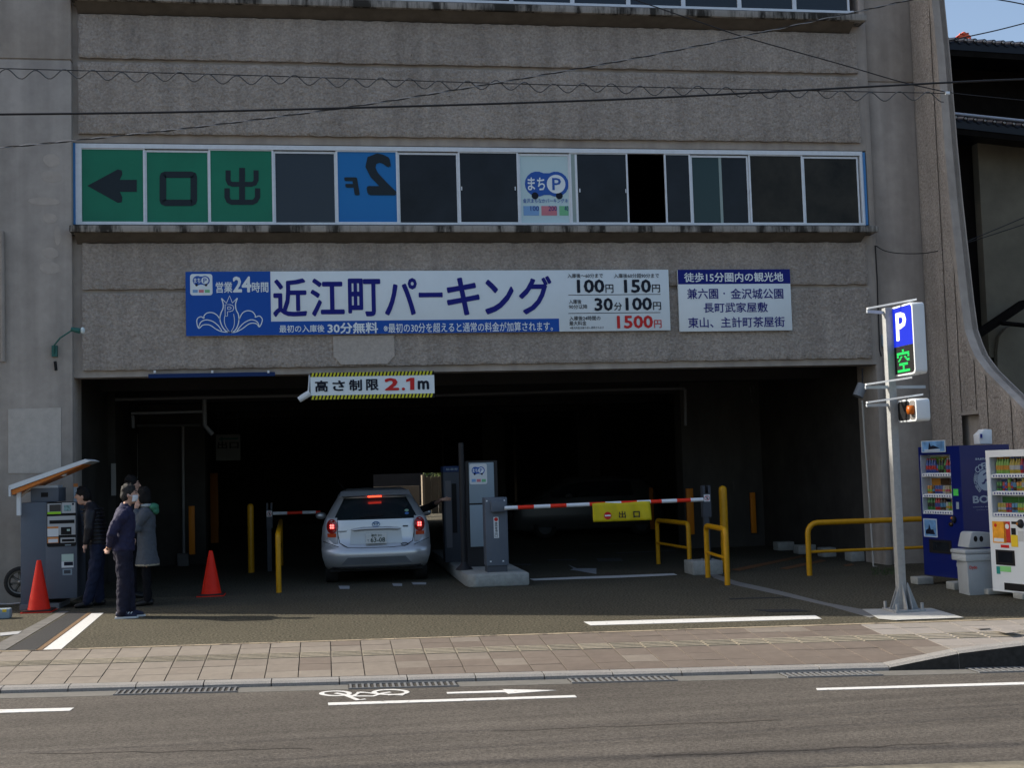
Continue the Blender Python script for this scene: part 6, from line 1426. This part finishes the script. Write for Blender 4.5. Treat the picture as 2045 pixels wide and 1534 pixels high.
    R_ = [(-.01, 0, hem, .138+.14*(.86-hem), .186+.14*(.86-hem)), (-.005, 0, (hem+1.05)/2, .138 if hem < .8 else .132, .186 if hem < .8 else .178), (0, 0, 1.10, .128, .176), (.0, 0, 1.22, .135, .19), (-.005, 0, 1.33, .125, .195), (-.005, 0, 1.40, .10, .15), (.0, 0, 1.445, .068, .078), (.008, 0, 1.475, .060, .064)]
    ringloft(j, R_)
    for a in arms:
        sh, el, wr = [Vector(q) for q in a[:3]]; wr2 = el+(wr-el)*.93
        limb(j, [tuple(sh*.97), tuple(sh+(el-sh)*.5), tuple(el), tuple((el+wr2)/2), tuple(wr2)], [.088, .074, .066, .058, .047])
    jk = remesh(j, 'jacket', jacket_m, o, .012, 4, pose.get('wr', .034), .075)
    for lg in legs:
        an = Vector(lg[2]); s_ = MB(); limb(s_, [tuple(an+Vector((-.045, 0, -.035))), tuple(an+Vector((.05, 0, -.04))), tuple(an+Vector((.15, 0, -.060)))], [.045, .045, .034])
        sh = remesh(s_, 'shoe', pose.get('shoe', M_navysh), o, .009, 3)
        q = [an+Vector((-.09, -.04, -.092)), an+Vector((.05, -.045, -.092)), an+Vector((.17, -.035, -.092)), an+Vector((.20, 0, -.092)), an+Vector((.17, .035, -.092)), an+Vector((.05, .045, -.092)), an+Vector((-.09, .04, -.092))]
        if pose.get('soles'): MB().prism([W(*p) for p in q], (0, 0, .024)).build('sole', mat('sole_white', (.62, .64, .64), .5), sh)
    return o, W, R_, ringloft, limb
M_navysh = mat('navy_canvas', (.018, .022, .05), .6); M_blk = mat('black_leather', (.012, .012, .012), .4)
M_bt = mat('black_cotton', (.010, .010, .012), .9, spec=.1)
M_nj = mat('navy_jacket', (.022, .022, .058), .75, var=.12, scale=30, bump=.2, bscale=90); M_nt = mat('navy_trousers', (.013, .013, .028), .8, bump=.15, bscale=90)
g = gp(249, 1234)
fin_ = (-.10, .10, -.05)
mo, MW, _, _, _ = person('man in navy jacket and white face mask standing with hands clasped behind', (g.x, g.y, .0), 0, 1.69, M_nj, M_nt,
   dict(lean=.03, near=True, head=(.055, 0, 1.575), arms=[[(0, -.185, 1.36), (-.115, -.235, 1.11), (-.175, -.075, .93), (-.25, .9, -.35)], [(0, .185, 1.36), (-.115, .235, 1.11), (-.185, .055, .90), (-.2, -.9, -.35)]],
        legs=[[(-.01, -.085, .86), (.01, -.085, .47), (-.015, -.085, .09)], [(-.01, .085, .86), (.02, .085, .47), (.05, .085, .09)]], mask=True, hair=M_hairg, soles=True, tr=[.102, .090, .078]))
MB().tube([MW(-.200, -.05, .90), MW(-.215, .0, .88)], .014, 8).build('wrist_strap', M_black, mo)
for q in range(3): MB().obox(MW(.02+.035*q, -.128, .062), (.015, 0, .02), (0, .01, 0), (.012, 0, .0)).build('shoe_stripe', M_whT, mo)
# woman in the long grey coat, facing left with a hand at her face
g = gp(288, 1210)
M_gc = mat('grey_wool_coat', (.085, .095, .110), .9, var=.10, scale=30, bump=.3, bscale=120)
wo, WW, _, rl, lb = person('person in long grey coat with green hood behind the masked man', (g.x+.04, g.y, 0), math.pi, 1.63, M_gc, M_bt,
   dict(lean=.02, arms=[[(0, -.18, 1.36), (-.03, -.25, 1.10), (.06, -.23, .88), (.3, 0, -1)], [(0, .18, 1.36), (.10, .21, 1.13), (.125, .07, 1.40), (-.1, -.2, .95)]], legs=[[(0, -.08, .84), (.01, -.08, .46), (0, -.08, .09)], [(0, .08, .84), (0, .08, .46), (-.02, .08, .09)]], long=True, hem=.60, wr=.026, shoe=M_blk, tr=[.070, .062, .055], hip=.84))
hd_ = MB(); hd_.ell(WW(-.115, 0, 1.43), .07, .13, .06); hd_.ell(WW(-.14, 0, 1.38), .05, .11, .06); remesh(hd_, 'hood', mat('hood_green', (.05, .20, .12), .8), wo, .012, 4, .015, .05)
sc = MB(); sc.ell(WW(-.02, 0, 1.455), .10, .115, .035); remesh(sc, 'collar', mat('collar_pale', (.30, .34, .34), .8), wo, .012, 3, .012, .05)
hm_ = MB(); n_ = 24
vv = []
for zz in (.585, .610):
    for i in range(n_): a = 2*math.pi*i/n_; vv.append(WW(-.01+.172*math.cos(a), .220*math.sin(a), zz))
hm_.add(vv, [(i, (i+1) % n_, n_+(i+1) % n_, n_+i) for i in range(n_)], True).build('coat_lining', mat('lining_cream', (.34, .30, .22), .8), wo)
# taller man behind them
g = gp(262, 1196)
person('tall dark haired person half hidden behind the masked man', (g.x-.02, g.y+.1, 0), R(8), 1.80, mat('black_coat', (.012, .012, .015), .8), M_bt,
   dict(arms=[[(0, -.19, 1.36), (-.01, -.25, 1.10), (.04, -.23, .86), (.2, 0, -1)], [(0, .19, 1.36), (-.01, .25, 1.10), (.04, .23, .86), (.2, 0, -1)]], legs=[[(0, -.09, .86), (.01, -.09, .47), (0, -.09, .09)], [(0, .09, .86), (0, .09, .47), (.02, .09, .09)]], shoe=M_blk))
# man in the quilted jacket bending towards the machine
g = gp(196, 1212)
M_pf = mat('black_quilted_jacket', (.014, .014, .018), .45)
po, PWf, Rg, rl, lb = person('man in black quilted jacket leaning towards the pay machine', (g.x, g.y, 0), math.pi, 1.70, M_pf, mat('dark_denim', (.010, .015, .038), .85, bump=.2, bscale=120),
   dict(lean=.17, head=(.09, 0, 1.545), arms=[[(0, -.19, 1.35), (.02, -.27, 1.10), (.06, -.26, .90), (.25, 0, -1)], [(0, .19, 1.35), (.04, .25, 1.11), (.12, .22, .90), (.3, 0, -1)]],
        legs=[[(-.01, -.10, .86), (.02, -.11, .47), (.0, -.11, .09)], [(-.01, .10, .86), (.03, .12, .47), (.12, .12, .09)]], shoe=M_blk, wr=.016))
def qring(pts, r): return MB().tube(pts, r, 6, caps=False)
for q in range(10):
    z_ = .90+q*.052; rx, ry = .140, .190
    sq = MB(); pts = [PWf(-.004+(rx+.004)*math.cos(2*math.pi*i/20), (ry+.002)*math.sin(2*math.pi*i/20), z_) for i in range(21)]; sq.tube(pts, .014, 6, caps=False); sq.build('quilted_roll', M_pf, po)
sh, el, wr_ = Vector((0, -.19, 1.35)), Vector((.02, -.27, 1.10)), Vector((.06, -.26, .90))
for q in range(8):
    t_ = q/7; p_ = (sh.lerp(el, t_*1.75) if t_ < .57 else el.lerp(wr_, (t_-.57)/.5)); c_ = PWf(*p_); MB().ell(c_, .082-.018*t_, .082-.018*t_, .026, 14, 8).build('quilted_roll', M_pf, po)
# driver reaching out of the car window
dq = CP(.42, 1.75, 0); hand = fp(901, 997, tY-.32)
do = thing('person', 'driver reaching a bare forearm from the silver car to the ticket machine', 'person', loc=(dq.x, dq.y, .35))
b = MB(); 
def lp(p): return Vector(p)
b.ell(Vector((dq.x, dq.y, .85)), .16, .12, .28); b.ell(Vector((dq.x, dq.y+.02, 1.28)), .078, .092, .112); b.tube([Vector((dq.x, dq.y, 1.05)), Vector((dq.x, dq.y+.01, 1.2))], .05, 10)
shd = Vector((dq.x+.17, dq.y, 1.02)); elb = Vector((CP(.98, 1.75, 0).x, dq.y-.0, 1.16)); wrs = hand-Vector((.14, 0, 0))
b.tube([shd, elb, wrs], [.05, .042, .028], 10); b.ell(elb, .045, .045, .045, 10, 8); b.ell(wrs+Vector((.05, 0, 0)), .045, .022, .034, 10, 8)
for q in range(4): b.tube([wrs+Vector((.07, -.012+.008*q, .022-.015*q)), wrs+Vector((.11, -.012+.008*q, .022-.015*q)), wrs+Vector((.14, -.012+.006*q, .014-.013*q))], [.010, .009, .008], 6)
b.tube([wrs+Vector((.04, -.02, .02)), wrs+Vector((.075, -.03, .045))], [.011, .009], 6)
remesh(b, 'body', M_skin, do, .009, 3)
sl_ = MB(); sl_.tube([shd, elb, elb.lerp(wrs, .45)], [.068, .062, .055], 12); sl_.ell(elb, .063, .063, .063, 12, 8); sl_.ell(Vector((dq.x, dq.y, .86)), .18, .14, .28); remesh(sl_, 'sleeve', mat('dark_sleeve', (.012, .012, .014), .8), do, .012, 4, .02, .06)
remesh(MB().ell(Vector((dq.x, dq.y-.01, 1.31)), .088, .098, .105), 'hair', M_hair, do, .012, 2)
